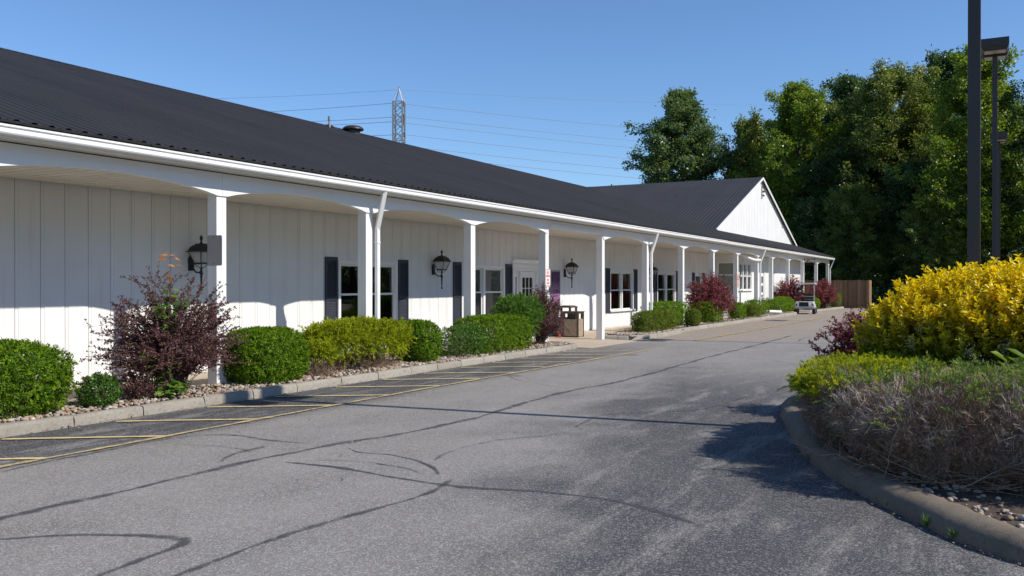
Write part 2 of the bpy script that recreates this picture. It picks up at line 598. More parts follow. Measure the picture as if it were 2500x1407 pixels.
def mat_grass():
    m, t, b, o = new_mat('lawn_ground')
    P = worldpos(t)
    n = noise(t, P, 0.6, 6, 0.65)
    f = noise(t, P, 30, 3, 0.6)
    c = ramp(t, math_(t, 'ADD', math_(t, 'MULTIPLY', n, 0.6), math_(t, 'MULTIPLY', f, 0.4)), [(0.3, (0.035, 0.055, 0.012)), (0.7, (0.10, 0.145, 0.03))]).outputs[0]
    t.links.new(c, b.inputs['Base Color'])
    b.inputs['Roughness'].default_value = 0.9
    bump(t, b, f, 0.8, 0.03)
    return m
M['grass'] = mat_grass()

def mat_wood():
    m, t, b, o = new_mat('weathered_cedar')
    mp = N(t, 'ShaderNodeMapping')
    mp.inputs['Scale'].default_value = (40, 40, 1.6)
    t.links.new(worldpos(t), mp.inputs['Vector'])
    n = noise(t, mp.outputs[0], 1.0, 5, 0.6)
    oi = N(t, 'ShaderNodeObjectInfo').outputs['Random']
    c = ramp(t, math_(t, 'ADD', math_(t, 'MULTIPLY', n, 0.6), math_(t, 'MULTIPLY', oi, 0.4)), [(0.25, (0.17, 0.085, 0.045)), (0.75, (0.42, 0.24, 0.135))]).outputs[0]
    t.links.new(c, b.inputs['Base Color'])
    b.inputs['Roughness'].default_value = 0.8
    bump(t, b, n, 0.4, 0.004)
    return m
M['cedar'] = mat_wood()

M['yew'] = leaf_mat('yew_needles', [(0.0, (0.030, 0.070, 0.004)), (0.35, (0.095, 0.19, 0.008)), (0.7, (0.18, 0.31, 0.012)), (1.0, (0.28, 0.40, 0.02))], 0.55, 0.38, 1.5, 0.25)
M['yew_dull'] = leaf_mat('dull_yew_needles', [(0.0, (0.045, 0.07, 0.010)), (0.4, (0.115, 0.17, 0.018)), (0.75, (0.19, 0.255, 0.03)), (1.0, (0.27, 0.32, 0.06))], 0.55, 0.35, 1.5, 0.25)
M['boxwood'] = leaf_mat('boxwood_leaves', [(0.0, (0.03, 0.075, 0.014)), (0.5, (0.085, 0.185, 0.028)), (1.0, (0.18, 0.30, 0.05))], 0.4, 0.34, 1.5, 0.3)
M['barberry'] = leaf_mat('dusky_purple_leaves', [(0.0, (0.050, 0.022, 0.024)), (0.45, (0.155, 0.065, 0.070)), (0.85, (0.28, 0.130, 0.130)), (1.0, (0.17, 0.17, 0.045))], 0.5, 0.3, 1.4, 0.35)
M['barberry_red'] = leaf_mat('crimson_leaves', [(0.0, (0.065, 0.015, 0.018)), (0.45, (0.23, 0.060, 0.062)), (0.85, (0.42, 0.130, 0.125)), (1.0, (0.50, 0.20, 0.17))], 0.45, 0.32, 1.4, 0.35)
M['gold'] = leaf_mat('gold_cypress_sprays', [(0.0, (0.075, 0.12, 0.008)), (0.4, (0.22, 0.29, 0.012)), (0.8, (0.40, 0.45, 0.025)), (1.0, (0.52, 0.50, 0.04))], 0.55, 0.38, 1.4, 0.25)
M['lime'] = leaf_mat('lime_cypress_sprays', [(0.0, (0.08, 0.12, 0.010)), (0.4, (0.24, 0.31, 0.018)), (0.8, (0.42, 0.46, 0.03)), (1.0, (0.50, 0.50, 0.06))], 0.55, 0.42, 1.5, 0.25)
M['juniper'] = leaf_mat('juniper_sprays', [(0.0, (0.045, 0.085, 0.016)), (0.4, (0.13, 0.21, 0.04)), (0.8, (0.25, 0.33, 0.07)), (1.0, (0.36, 0.38, 0.10))], 0.55, 0.38, 1.5, 0.25)
M['privet'] = leaf_mat('golden_privet_leaves', [(0.0, (0.030, 0.075, 0.006)), (0.25, (0.085, 0.15, 0.010)), (0.5, (0.40, 0.38, 0.010)), (0.75, (0.74, 0.60, 0.008)), (1.0, (0.86, 0.71, 0.02))], 0.32, 0.42, 1.2, 0.5)
M['flower'] = leaf_mat('cream_blossom', [(0, (0.35, 0.38, 0.26)), (1, (0.6, 0.6, 0.45))], 0.7, 0.2)
M['maple'] = leaf_mat('maple_leaves', [(0.0, (0.035, 0.085, 0.014)), (0.5, (0.085, 0.185, 0.022)), (1.0, (0.19, 0.29, 0.04))], 0.45, 0.35)
M['maple_orange'] = leaf_mat('orange_maple_leaves', [(0.0, (0.30, 0.11, 0.03)), (1.0, (0.55, 0.27, 0.09))], 0.5, 0.35)
M['litter'] = leaf_mat('dry_leaf_litter', [(0.0, (0.09, 0.045, 0.025)), (0.6, (0.26, 0.15, 0.08)), (1.0, (0.42, 0.30, 0.19))], 0.8, 0.1)
M['weed'] = leaf_mat('kerb_weed', [(0.0, (0.06, 0.13, 0.02)), (1.0, (0.18, 0.28, 0.05))], 0.5, 0.3)
M['tree_a'] = leaf_mat('maple_tree_leaves', [(0.0, (0.045, 0.085, 0.022)), (0.5, (0.125, 0.20, 0.055)), (1.0, (0.26, 0.32, 0.13))], 0.38, 0.40, 1.5, 0.5)
M['tree_b'] = leaf_mat('bright_tree_leaves', [(0.0, (0.060, 0.115, 0.012)), (0.5, (0.185, 0.275, 0.030)), (1.0, (0.34, 0.39, 0.07))], 0.38, 0.44, 1.5, 0.45)
M['tree_c'] = leaf_mat('olive_tree_leaves', [(0.0, (0.060, 0.095, 0.014)), (0.5, (0.165, 0.215, 0.040)), (1.0, (0.30, 0.32, 0.09))], 0.38, 0.40, 1.5, 0.45)
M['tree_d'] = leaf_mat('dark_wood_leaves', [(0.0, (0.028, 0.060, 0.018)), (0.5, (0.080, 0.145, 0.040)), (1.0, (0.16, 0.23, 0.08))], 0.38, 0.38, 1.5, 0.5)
# ------------------------------------------------------------------ ground, lot, kerbs, beds
rng = np.random.default_rng(7)
random.seed(7)

g = MB()
g.add([(-700, -700, 0), (900, -700, 0), (900, 900, 0), (-700, 900, 0)], [(0, 1, 2, 3)])
struct(g.build('ground', M['grass']))
lot = MB()
lot.add([(-30, -27, 0.004), (61, -27, 0.004), (61.5, 7.2, 0.004), (67.6, 7.5, 0.004), (67.6, 11.2, 0.004), (-30, 11.2, 0.004)], [(0, 1, 2, 3, 4, 5)])
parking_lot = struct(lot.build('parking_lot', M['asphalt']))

def fnoise(x, seed=0.0):
    return (math.sin(x * 1.7 + seed * 3.1) + math.sin(x * 3.9 + seed * 7.7) * 0.6 + math.sin(x * 9.1 + seed * 1.3) * 0.3) / 1.9

_mark_z = [0.0062]
def ribbon(name, pts, width, mat, step=0.08, wob=0.02, seed=0.0, parent=None, fade=True, core=1.0):
    """flat coat along a path, 5 vertices across; 'rnd' is the thickness of the coat"""
    P = [Vector((p[0], p[1], 0)) for p in pts]
    # Catmull-Rom
    dense = []
    for i in range(len(P) - 1):
        p0, p1, p2, p3 = P[max(i - 1, 0)], P[i], P[i + 1], P[min(i + 2, len(P) - 1)]
        n = max(2, int((p2 - p1).length / step))
        for k in range(n):
            u = k / n
            dense.append(0.5 * ((2 * p1) + (p2 - p0) * u + (2 * p0 - 5 * p1 + 4 * p2 - p3) * u * u + (3 * p1 - p0 - 3 * p2 + p3) * u ** 3))
    dense.append(P[-1])
    z = _mark_z[0]
    _mark_z[0] += 0.00035
    V, A, F = [], [], []
    n = len(dense)
    for i, p in enumerate(dense):
        d = (dense[min(i + 1, n - 1)] - dense[max(i - 1, 0)]).normalized()
        s = Vector((-d.y, d.x, 0))
        wdt = width(i / (n - 1)) if callable(width) else width
        wdt *= 1 + (0.6 if wob > .005 else .08) * fnoise(i * step * 2.2, seed)
        c = p + s * wob * fnoise(i * step * 1.6, seed + 5)
        e = min(1, i / 6, (n - 1 - i) / 6) if fade else 1
        for q, a in ((-1, 0), (-.5, .75), (0, 1), (.5, .75), (1, 0)):
            v = c + s * q * wdt / 2
            V.append((v.x, v.y, z))
            A.append(a * e * core)
    for i in range(n - 1):
        for q in range(4):
            a = i * 5 + q
            F.append((a, a + 1, a + 6, a + 5))
    m = np_mesh(name, V, F, mat, A)
    return link(name, m, parent)

# tar-filled seams and cracks
seams = [
    ([(2.2, 6.48), (3.97, 6.42), (5.01, 6.40), (6.16, 6.38), (6.88, 6.33), (7.74, 6.23), (8.55, 5.98), (10.37, 5.92), (12.54, 6.06), (14.62, 5.87), (16.69, 5.85), (21.14, 5.96), (25.18, 5.94), (31, 6.0)], 0.16, 0.03, 1.0),
    ([(6.50, 6.3), (6.61, 5.56), (6.52, 4.78), (6.44, 4.08), (6.6, 3.46), (6.67, 2.89), (6.62, 2.55), (6.37, 2.1), (6.07, 1.65)], 0.10, 0.03, 1.1),
    ([(6.10, 6.36), (6.30, 6.62), (6.55, 6.76), (6.95, 6.82), (7.42, 6.82)], 0.13, 0.02, 0.9),
    ([(7.45, 6.25), (7.42, 6.9), (7.41, 7.67), (7.0, 8.08), (5.89, 8.12), (4.6, 7.98), (3, 7.9)], 0.10, 0.04, 0.9),
    ([(7.65, 6.2), (7.31, 5.77), (7.31, 5.31), (7.13, 4.8), (6.70, 4.33), (6.55, 4.2)], 0.06, 0.03, 1.1),
    ([(6.95, 4.70), (7.25, 4.82), (7.77, 4.92), (8.49, 4.85), (9.12, 4.51), (9.71, 4.32), (9.85, 4.46), (10.92, 4.5), (11.48, 4.02), (12.21, 3.5), (14.33, 3.32)], 0.09, 0.03, 0.8),
    ([(3.0, 6.6), (3.65, 5.91), (3.91, 5.63), (4.17, 5.12), (4.24, 4.82), (4.12, 4.72), (3.8, 4.70), (3.3, 4.62), (2.6, 4.5)], 0.11, 0.01, 1.0),
    ([(2.6, 4.28), (3.7, 4.27), (4.65, 4.27), (5.45, 4.19), (6.25, 4.12), (6.9, 4.3)], 0.11, 0.02, 0.95),
    ([(14.93, 8.26), (14.12, 7.48), (13.6, 6.6), (13.44, 6.12)], 0.05, 0.02, 0.9),
    ([(14.62, 5.87), (14.6, 4.97), (14.44, 3.67)], 0.045, 0.03, 1.0),
    ([(6.62, 6.0), (6.9, 5.5), (6.85, 4.9), (6.62, 4.4)], 0.05, 0.05, 1.0),
    ([(6.7, 6.5), (6.85, 7.1), (6.8, 7.7), (6.95, 8.0)], 0.05, 0.06, 0.9),
    ([(18.5, 2.6), (20, 4.0), (21.5, 5.9)], 0.07, 0.05, 0.8),
    ([(24, 9.2), (23.5, 7.5), (24.5, 6.0), (24.2, 3.0)], 0.06, 0.08, 0.9),
    ([(34, 9.4), (34.3, 7.0), (33.8, 4.0), (34.2, 1.0)], 0.12, 0.05, 0.9),
    ([(48, 9.8), (48.3, 7.0), (48, 3.0)], 0.18, 0.05, 1.0),
    ([(27, 5.0), (29.5, 5.4), (31.5, 4.6), (36, 4.9)], 0.07, 0.08, 0.9),
]
for i, (p, wd, wob, core) in enumerate(seams):
    o = ribbon('tar_seam', p, wd, M['tar'], 0.07, wob, i * 1.7, parking_lot, True, core)

# hairline cracks: many short thin ones (one joined coat)
HV, HF, HA = [], [], []
zc = _mark_z[0] + 0.0005
for c in range(44):
    if c < 26:
        x, y = rng.normal(7.2, 1.2), rng.normal(5.6, 1.1)
    else:
        x, y = rng.uniform(5, 16), rng.uniform(2.0, 8.0)
    a = rng.uniform(0, 2 * PI)
    L = rng.uniform(0.15, 0.7)
    wd = rng.uniform(0.005, 0.010)
    zc += 0.00002
    n = 10
    b0 = len(HV)
    for k in range(n):
        a += rng.normal(0, 0.35)
        x += math.cos(a) * L / n
        y += math.sin(a) * L / n
        e = math.sin(PI * (k + 0.5) / n)
        for q in (-1, 0, 1):
            HV.append((x - math.sin(a) * q * wd / 2, y + math.cos(a) * q * wd / 2, zc))
            HA.append(1.3 * e if q == 0 else 0.5 * e)
    for k in range(n - 1):
        for q in range(2):
            i0 = b0 + k * 3 + q
            HF.append((i0, i0 + 1, i0 + 4, i0 + 3))
stuff(link('hairline_crack', np_mesh('hairline_crack', HV, HF, M['tar'], HA), parking_lot))

# yellow fire-lane hatching
_mark_z[0] = 0.0155
SX = [3.1, 4.55, 6.0, 7.45, 8.92, 10.25, 11.67, 13.0, 14.28, 15.65, 16.95, 18.2, 19.35, 20.55]
for i, x in enumerate(SX):
    ribbon('fire_lane_stripe', [(x, 9.66), (x + 0.5, 8.96), (x + 1.0, 8.24)], 0.115, M['yellow'], 0.1, 0.004, i, parking_lot, False, 1.0 if i < 9 else 0.85)
ribbon('fire_lane_border', [(2.0, 8.18), (5.07, 8.20), (8.58, 8.22), (11.95, 8.22), (15.08, 8.16), (18.5, 8.05), (22.4, 7.92)], 0.13, M['yellow_worn'], 0.15, 0.01, 3, parking_lot, False, 1.05)
ribbon('fire_lane_border', [(26.4, 8.05), (31, 7.95), (41.9, 7.77), (49, 7.8)], 0.15, M['yellow_faint'], 0.3, 0.01, 4, parking_lot, False, 1.1)
for i in range(8):
    x = 25.7 + i * 2.1
    ribbon('fire_lane_stripe', [(x, 9.45), (x + 0.6, 8.7), (x + 1.1, 8.05)], 0.12, M['yellow_faint'], 0.2, 0.004, i + 20, parking_lot, False, 0.72)

# ---- kerbs made of separate stones
def kerb_profile(wd=0.16, h=0.14):
    return [(0.0, -0.03), (wd, -0.03), (wd, h - 0.005), (wd - 0.02, h), (0.05, h), (0.022, h - 0.012), (0.008, h - 0.045)]

def kerb_stone_mesh(L, wd=0.16, h=0.14, jag=0):
    r = random.Random(jag)
    prof = kerb_profile(wd, h)
    b = MB()
    nx = 7
    n = len(prof)
    vs = []
    for i in range(nx):
        x = L * i / (nx - 1)
        end = 1 if i in (0, nx - 1) else 0
        for (y, z) in prof:
            vs.append((x + (r.uniform(-.006, .006) if end else 0), y + r.uniform(-.004, .004) + (0.006 if end and y < .06 else 0), z + r.uniform(-.004, .003) - (0.006 if end and z > .08 else 0)))
    fs = []
    for i in range(nx - 1):
        for k in range(n):
            a, c = i * n + k, i * n + (k + 1) % n
            fs.append((a, c, c + n, a + n)[::-1])
    fs.append(tuple(range(n)))
    fs.append(tuple(range((nx - 1) * n, nx * n))[::-1])
    b.add(vs, fs)
    m = b.mesh('kerb_stone', M['kerb'], True)
    return m

kerb_meshes = [kerb_stone_mesh(0.985, jag=k) for k in range(5)]
kerb_root = struct(link('kerb', None))
def lay_kerb(points, root, meshes, gap=0.012, L0=0.985):
    for i in range(len(points) - 1):
        p, q = points[i], points[i + 1]
        dx, dy = q[0] - p[0], q[1] - p[1]
        L = math.hypot(dx, dy)
        o = link('kerb_stone', meshes[i % len(meshes)], root, (p[0], p[1], (q[2] if len(q) > 2 else 0) + random.uniform(-.006, .006)), (random.uniform(-.006, .006), random.uniform(-.004, .004), math.atan2(dy, dx) + random.uniform(-.004, .004)))
        o.scale = ((L - gap) / L0, 1, 1)
JX = [1.0, 2.0, 3.0, 4.0, 5.0, 6.0, 6.98, 8.0, 9.03, 9.95, 10.93, 12.03, 13.06, 14.09, 15.01, 15.93, 16.84, 17.81, 18.84, 19.95, 20.8, 21.45]
pts = [(x, 9.80 + 0.015 * fnoise(x, 2)) for x in JX] + [(21.98, 9.90), (22.35, 10.15)]
lay_kerb(pts, kerb_root, kerb_meshes)
k2 = struct(link('kerb', None))
pts = [(25.66, 10.66), (25.80, 10.25), (25.95, 9.98), (26.55, 9.64), (27.6, 9.57), (28.7, 9.57), (29.7, 9.62), (30.6, 9.75), (31.3, 9.92), (32.4, 9.93)]
x = 32.4
while x < 51.8:
    x += 1.12
    pts.append((x, 9.93 + 0.02 * fnoise(x, 4)))
lay_kerb(pts, k2, kerb_meshes)
k3 = struct(link('kerb', None))
pts = [(56.6, 10.6), (56.9, 10.0), (57.8, 9.84)] + [(57.8 + 1.15 * i, 9.84 - 0.05 * i) for i in range(1, 9)]
lay_kerb(pts, k3, kerb_meshes)

# ---- planting beds: mounded soil, river stones on top
def bed(name, x0, x1, y0, y1, z=0.115):
    nx, ny = max(8, int((x1 - x0) / 0.25)), 7
    V, F = [], []
    for i in range(nx + 1):
        for j in range(ny + 1):
            xx, yy = x0 + (x1 - x0) * i / nx, y0 + (y1 - y0) * j / ny
            e = math.sin(PI * j / ny)
            V.append((xx, yy, z + 0.03 * e + 0.018 * fnoise(xx * 2.3 + yy * 5, 1)))
    for i in range(nx):
        for j in range(ny):
            a = i * (ny + 1) + j
            F.append((a, a + ny + 1, a + ny + 2, a + 1))
    o = struct(link(name, np_mesh(name, V, F, M['soil'])))
    return o
bed('planting_bed', 0.6, 22.0, 9.94, 11.06)
bed('planting_bed', 26.0, 31.2, 9.80, 11.06, 0.105)
bed('planting_bed', 31.2, 52.4, 10.07, 11.06, 0.105)
bed('planting_bed', 57.0, 67.0, 9.98, 11.06, 0.105)

def stones(name, spots, n, rmin, rmax, mat):
    """spots: function returning (x,y,z); low-poly rounded pebbles in one object"""
    t = (1 + 5 ** .5) / 2
    ico = np.array([(-1, t, 0), (1, t, 0), (-1, -t, 0), (1, -t, 0), (0, -1, t), (0, 1, t), (0, -1, -t), (0, 1, -t), (t, 0, -1), (t, 0, 1), (-t, 0, -1), (-t, 0, 1)]) / math.sqrt(1 + t * t)
    icf = np.array([(0, 11, 5), (0, 5, 1), (0, 1, 7), (0, 7, 10), (0, 10, 11), (1, 5, 9), (5, 11, 4), (11, 10, 2), (10, 7, 6), (7, 1, 8), (3, 9, 4), (3, 4, 2), (3, 2, 6), (3, 6, 8), (3, 8, 9), (4, 9, 5), (2, 4, 11), (6, 2, 10), (8, 6, 7), (9, 8, 1)])
    P = spots(n)
    r = rmin + (rmax - rmin) * rng.random(n) ** 2
    s = np.stack([r * rng.uniform(.8, 1.4, n), r * rng.uniform(.7, 1.1, n), r * rng.uniform(.45, .75, n)], 1)
    a = rng.uniform(0, 2 * PI, n)
    loc = ico[None] * s[:, None] * rng.uniform(.85, 1.12, (n, 12, 1))
    x = loc[..., 0] * np.cos(a)[:, None] - loc[..., 1] * np.sin(a)[:, None]
    y = loc[..., 0] * np.sin(a)[:, None] + loc[..., 1] * np.cos(a)[:, None]
    V = np.stack([x, y, loc[..., 2]], 2) + P[:, None]
    F = icf[None] + (np.arange(n) * 12)[:, None, None]
    me = np_mesh(name, V.reshape(-1, 3), F.reshape(-1, 3), mat, np.repeat(rng.random(n), 12))
    me.polygons.foreach_set('use_smooth', [True] * len(me.polygons))
    return link(name, me)

def sp_left(n):
    x = rng.uniform(4.5, 21.9, n)
    y = 9.96 + 1.05 * rng.random(n) ** 1.3
    return np.stack([x, y, 0.135 + 0.03 * np.sin(PI * (y - 9.94) / 1.1) + rng.uniform(-.01, .02, n)], 1)
tag(stuff(stones('river_stones', sp_left, 7500, 0.016, 0.045, M['stone'])), 'tan and brown river stones covering the bed along the near kerb', 'stones')
def sp_right(n):
    x = np.concatenate([rng.uniform(26.0, 30, n // 2), rng.uniform(30, 52.3, n - n // 2)])
    lo = np.where(x < 30.4, np.where(x < 26.7, 10.0, 9.76), 10.08)
    y = lo + (11.0 - lo) * rng.random(n) ** 1.2
    return np.stack([x, y, 0.13 + 0.03 * np.sin(PI * (y - 9.7) / 1.4) + rng.uniform(-.01, .02, n)], 1)
tag(stuff(stones('river_stones', sp_right, 3500, 0.025, 0.05, M['stone'])), 'pale river stones in the bed beyond the entrance', 'stones')

# ---- walkway slabs under the porch
walk = struct(link('walkway', None))
def wz(x):
    if x < 18: return 0.13
    if x < 21: return 0.13 - 0.095 * (x - 18) / 3
    if x < 26.2: return 0.035
    if x < 30: return 0.035 + 0.065 * (x - 26.2) / 3.8
    return 0.10
x = 1.0
while x < 68:
    x1 = min(x + 1.52, 68.0)
    y1 = 12.70 if x < 44.5 else 11.52
    if x > 62: y1 = 24.0
    b = MB()
    za, zb = wz(x), wz(x1)
    for (q0, q1) in ((11.06, y1),):
        vs = [(x, q0, -0.05), (x1 - .012, q0, -0.05), (x1 - .012, q1, -0.05), (x, q1, -0.05), (x, q0, za), (x1 - .012, q0, zb), (x1 - .012, q1, zb), (x, q1, za)]
        b.add(vs, [(0, 3, 2, 1), (4, 5, 6, 7), (0, 1, 5, 4), (1, 2, 6, 5), (2, 3, 7, 6), (3, 0, 4, 7)])
    b.build('paving_slab', M['walk'], walk)
    x = x1
for (a, c) in ((22.1, 23.9), (23.912, 25.62)):
    b = MB()
    b.add([(a, 9.55, -.05), (c, 9.55, -.05), (c, 11.05, -.05), (a, 11.05, -.05), (a, 9.55, 0.012), (c, 9.55, 0.012), (c, 11.05, 0.034), (a, 11.05, 0.034)],
          [(0, 3, 2, 1), (4, 5, 6, 7), (0, 1, 5, 4), (1, 2, 6, 5), (2, 3, 7, 6), (3, 0, 4, 7)])
    b.build('paving_slab', M['walk'], walk)

# ---- kerbed island on the right
isl = [(6.05, -0.75), (5.98, -1.5), (6.1, -2.4), (6.6, -3.2), (8.0, -3.8), (11, -4.0), (14.5, -3.8), (16.5, -2.5), (17, -0.8), (16.6, 0.9), (15.3, 2.2), (13.5, 2.62), (12.2, 2.52), (11.3, 2.30), (10.44, 2.05), (9.36, 1.72), (8.44, 1.34), (7.71, 0.93), (7.18, 0.58), (6.59, 0.16), (6.25, -0.25)]
def closed_spline(P, per=8):
    out = []
    n = len(P)
    for i in range(n):
        p0, p1, p2, p3 = [Vector((*P[(i + k - 1) % n], 0)) for k in range(4)]
        for k in range(per):
            u = k / per
            out.append(0.5 * ((2 * p1) + (p2 - p0) * u + (2 * p0 - 5 * p1 + 4 * p2 - p3) * u * u + (3 * p1 - p0 - 3 * p2 + p3) * u ** 3))
    return out
isp = closed_spline(isl)
prof = [(0.0, -0.03), (0.004, 0.04), (0.02, 0.085), (0.06, 0.13), (0.13, 0.152), (0.22, 0.152), (0.30, 0.14), (0.34, 0.10), (0.35, -0.03)]
V, F = [], []
n, k = len(isp), len(prof)
ring_in = []
cxy = Vector((11, -0.8, 0))
for i, p in enumerate(isp):
    d = (isp[(i + 1) % n] - isp[i - 1]).normalized()
    s = Vector((-d.y, d.x, 0))
    if s.dot(cxy - p) < 0:
        s = -s
    j = 0.012 * fnoise(i * 0.9, 3)
    for (u, z) in prof:
        q = p + s * (u + j)
        V.append((q.x, q.y, z + 0.010 * fnoise(i * 1.3 + u * 9, 8)))
    ring_in.append(p + s * 0.34)
for i in range(n):
    for q in range(k - 1):
        a, b_ = i * k + q, ((i + 1) % n) * k + q
        F.append((a, b_, b_ + 1, a + 1))
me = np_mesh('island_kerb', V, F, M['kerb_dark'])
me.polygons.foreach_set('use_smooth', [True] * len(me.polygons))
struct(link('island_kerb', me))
b = MB()
cv = [(p.x, p.y, 0.10) for p in ring_in]
mid = [(cxy.x + (p.x - cxy.x) * .6, cxy.y + (p.y - cxy.y) * .6, 0.16) for p in ring_in]
b.add(cv + mid + [(cxy.x, cxy.y, 0.17)], [(i, (i + 1) % n, n + (i + 1) % n, n + i) for i in range(n)] + [(n + i, n + (i + 1) % n, 2 * n) for i in range(n)])
struct(b.build('planting_bed', M['soil']))
def sp_isl(n_):
    i = rng.integers(0, len(ring_in), n_)
    R_ = np.array([(p.x, p.y) for p in ring_in])[i]
    f = rng.random(n_) ** 1.5 * 0.14
    xy = R_ + (np.array([cxy.x, cxy.y]) - R_) * f[:, None]
    return np.stack([xy[:, 0], xy[:, 1], 0.115 + 0.08 * f + rng.uniform(-.01, .015, n_)], 1)
tag(stuff(stones('river_stones', sp_isl, 700, 0.012, 0.038, M['stone'])), 'grey river stones strewn inside the rounded island kerb', 'stones')

# ------------------------------------------------------------------ the long building
YP, YW, YF2 = 10.60, 12.65, 11.50
Z_SP, Z_CR, Z_SO = 3.10, 3.272, 3.285
PX = [2.1, 6.06, 9.98, 13.71, 17.60, 21.47, 25.39, 29.39, 33.42, 37.67, 41.69, 45.78, 49.15, 53.54, 58.11, 62.95, 67.65]
PW = 0.20
bld = thing('porch_building', 'long white board-sided building with black metal roof and arched porch', 'building', (0, 0, 0))

# posts
for i, x in enumerate(PX):
    z0 = 0.03 if 5 <= i <= 6 else 0.09
    b = MB().box(x, x + PW, YP, YP + PW, z0, Z_SP + 0.12)
    b.build('post', M['post'], bld, bevel=0.006)

# arched fascia boards, one per bay, joints over the posts
for i in range(len(PX) - 1):
    xa, xb = PX[i] + PW / 2 + 0.002, PX[i + 1] + PW / 2 - 0.002
    if i == len(PX) - 2: xb = PX[i + 1] + PW
    l, r = PX[i] + PW, PX[i + 1]
    top = 3.452
    flat = (i == 5)
    seg = 18
    lo = [(xa, Z_SP)]
    for k in range(seg + 1):
        u = k / seg
        if flat:
            z = 3.25
        else:
            z = Z_SP + (Z_CR - Z_SP) * (1 - (2 * u - 1) ** 2) ** 0.85
        lo.append((l + (r - l) * u, z))
    lo.append((xb, Z_SP))
    prof = lo + [(xb, top), (xa, top)]
    # clean duplicates
    b = MB()
    nn = len(lo)
    f0, f1 = YP - 0.022, YP + 0.09
    vs, fs = [], []
    for (xx, zz) in lo:
        vs += [(xx, f0, zz), (xx, f0, top), (xx, f1, zz), (xx, f1, top)]
    for k in range(nn - 1):
        a = k * 4
        c = a + 4
        fs += [(a, c, c + 1, a + 1), (a + 2, a + 3, c + 3, c + 2), (a, a + 2, c + 2, c), (a + 1, c + 1, c + 3, a + 3)]
    fs += [(0, 1, 3, 2), (nn * 4 - 4, nn * 4 - 2, nn * 4 - 1, nn * 4 - 3)]
    b.add(vs, fs)
    b.build('arched_fascia', M['trim'], bld)
    if flat:
        MB().box(l + .01, r - .01, YP - 0.05, YP - 0.025, 3.255, 3.33).build('header_board', M['post'], bld)
        MB().box(l + .01, r - .01, YP - 0.065, YP - 0.0505, 3.335, 3.36).build('header_moulding', M['trim'], bld)

# soffit of vinyl strips
so = MB().box(1.5, 44.95, YP + .09, YW - .05, 3.30, 3.315).box(44.95, 67.85, YP + .09, YF2 - 0.05, 3.30, 3.315).box(62.55, 67.85, YF2 - 0.002, 24.5, 3.30, 3.315).build('soffit', M['soffit'], bld)
def soffit_mesh(y1):
    b = MB()
    w_ = 0.20
    n_ = 1
    for k in range(n_):
        a = k * w_ / n_
        pr = [(a + .012, 3.2995), (a + .018, 3.275), (a + w_ / n_ - .018, 3.275), (a + w_ / n_ - .012, 3.2995)]
        vs = [(p, YP + .092, z) for p, z in pr] + [(p, y1, z) for p, z in pr]
        b.add(vs, [(0, 4, 5, 1), (1, 5, 6, 2), (2, 6, 7, 3), (0, 1, 2, 3), (4, 7, 6, 5)])
    return b.mesh('soffit_strip', M['soffit'])
sm1, sm2 = soffit_mesh(YW - 0.06), soffit_mesh(YF2 - 0.06)
x = 1.6
while x < 67.5:
    if x + .20 < 44.9 or x > 45.0:
        link('soffit_strip', sm1 if x < 44.9 else sm2, so, (x, 0, 0))
    x += 0.205

# gutters
def gutter(x0, x1, dz):
    z = 3.485 + dz
    y = 10.215
    pr = [(y + .07, z), (y + .03, z), (y + .012, z + .014), (y, z + .032), (y, z + .080), (y + .028, z + .084), (y + .028, z + .097), (y - .006, z + .102), (y - .006, z + .126), (y + .012, z + .126), (y + .04, z + .105), (y + .07, z + .105)]
    MB().extrude_x(pr[::-1], x0, x1).build('gutter', M['gutter'], bld)
gutter(1.4, 38.6, 0.0)
gutter(38.61, 67.95, -0.012)
MB().box(1.4, 67.9, 10.285, 10.30, 3.47, 3.62).build('fascia_board', M['trim'], bld)
MB().box(1.4, 67.9, 10.301, YP - 0.023, 3.466, 3.482).build('eave_board', M['soffit'], bld)

# downspouts
def downspout(x, top_dx, z0=0.12):
    b = MB()
    b.bar((x + top_dx, 10.27, 3.49), (x, YP - 0.068, 2.80), 0.085, 0.062)
    b.box(x - .043, x + .043, YP - 0.10, YP - 0.036, z0, 2.815)
    o = b.build('downspout', M['gutter'], bld)
    MB().box(x - .055, x + .055, YP - 0.11, YP - 0.026, 2.52, 2.55).build('strap', M['gutter'], o)
downspout(13.71 + 0.27, -0.12)
downspout(29.39 + 0.27, -0.10)
downspout(45.78 + 0.27, -0.05)
downspout(67.65 + 0.27, 0.05)
b = MB().tube([(45.95, YP - .07, 2.95), (45.5, YP - .09, 2.93), (44.9, YP - .05, 2.93), (44.4, YP + .05, 2.98), (44.15, YP + .25, 3.10), (44.1, YP + .5, 3.22)], 0.07, 10)
b.build('drain_elbow', M['trim'], bld, smooth=True)

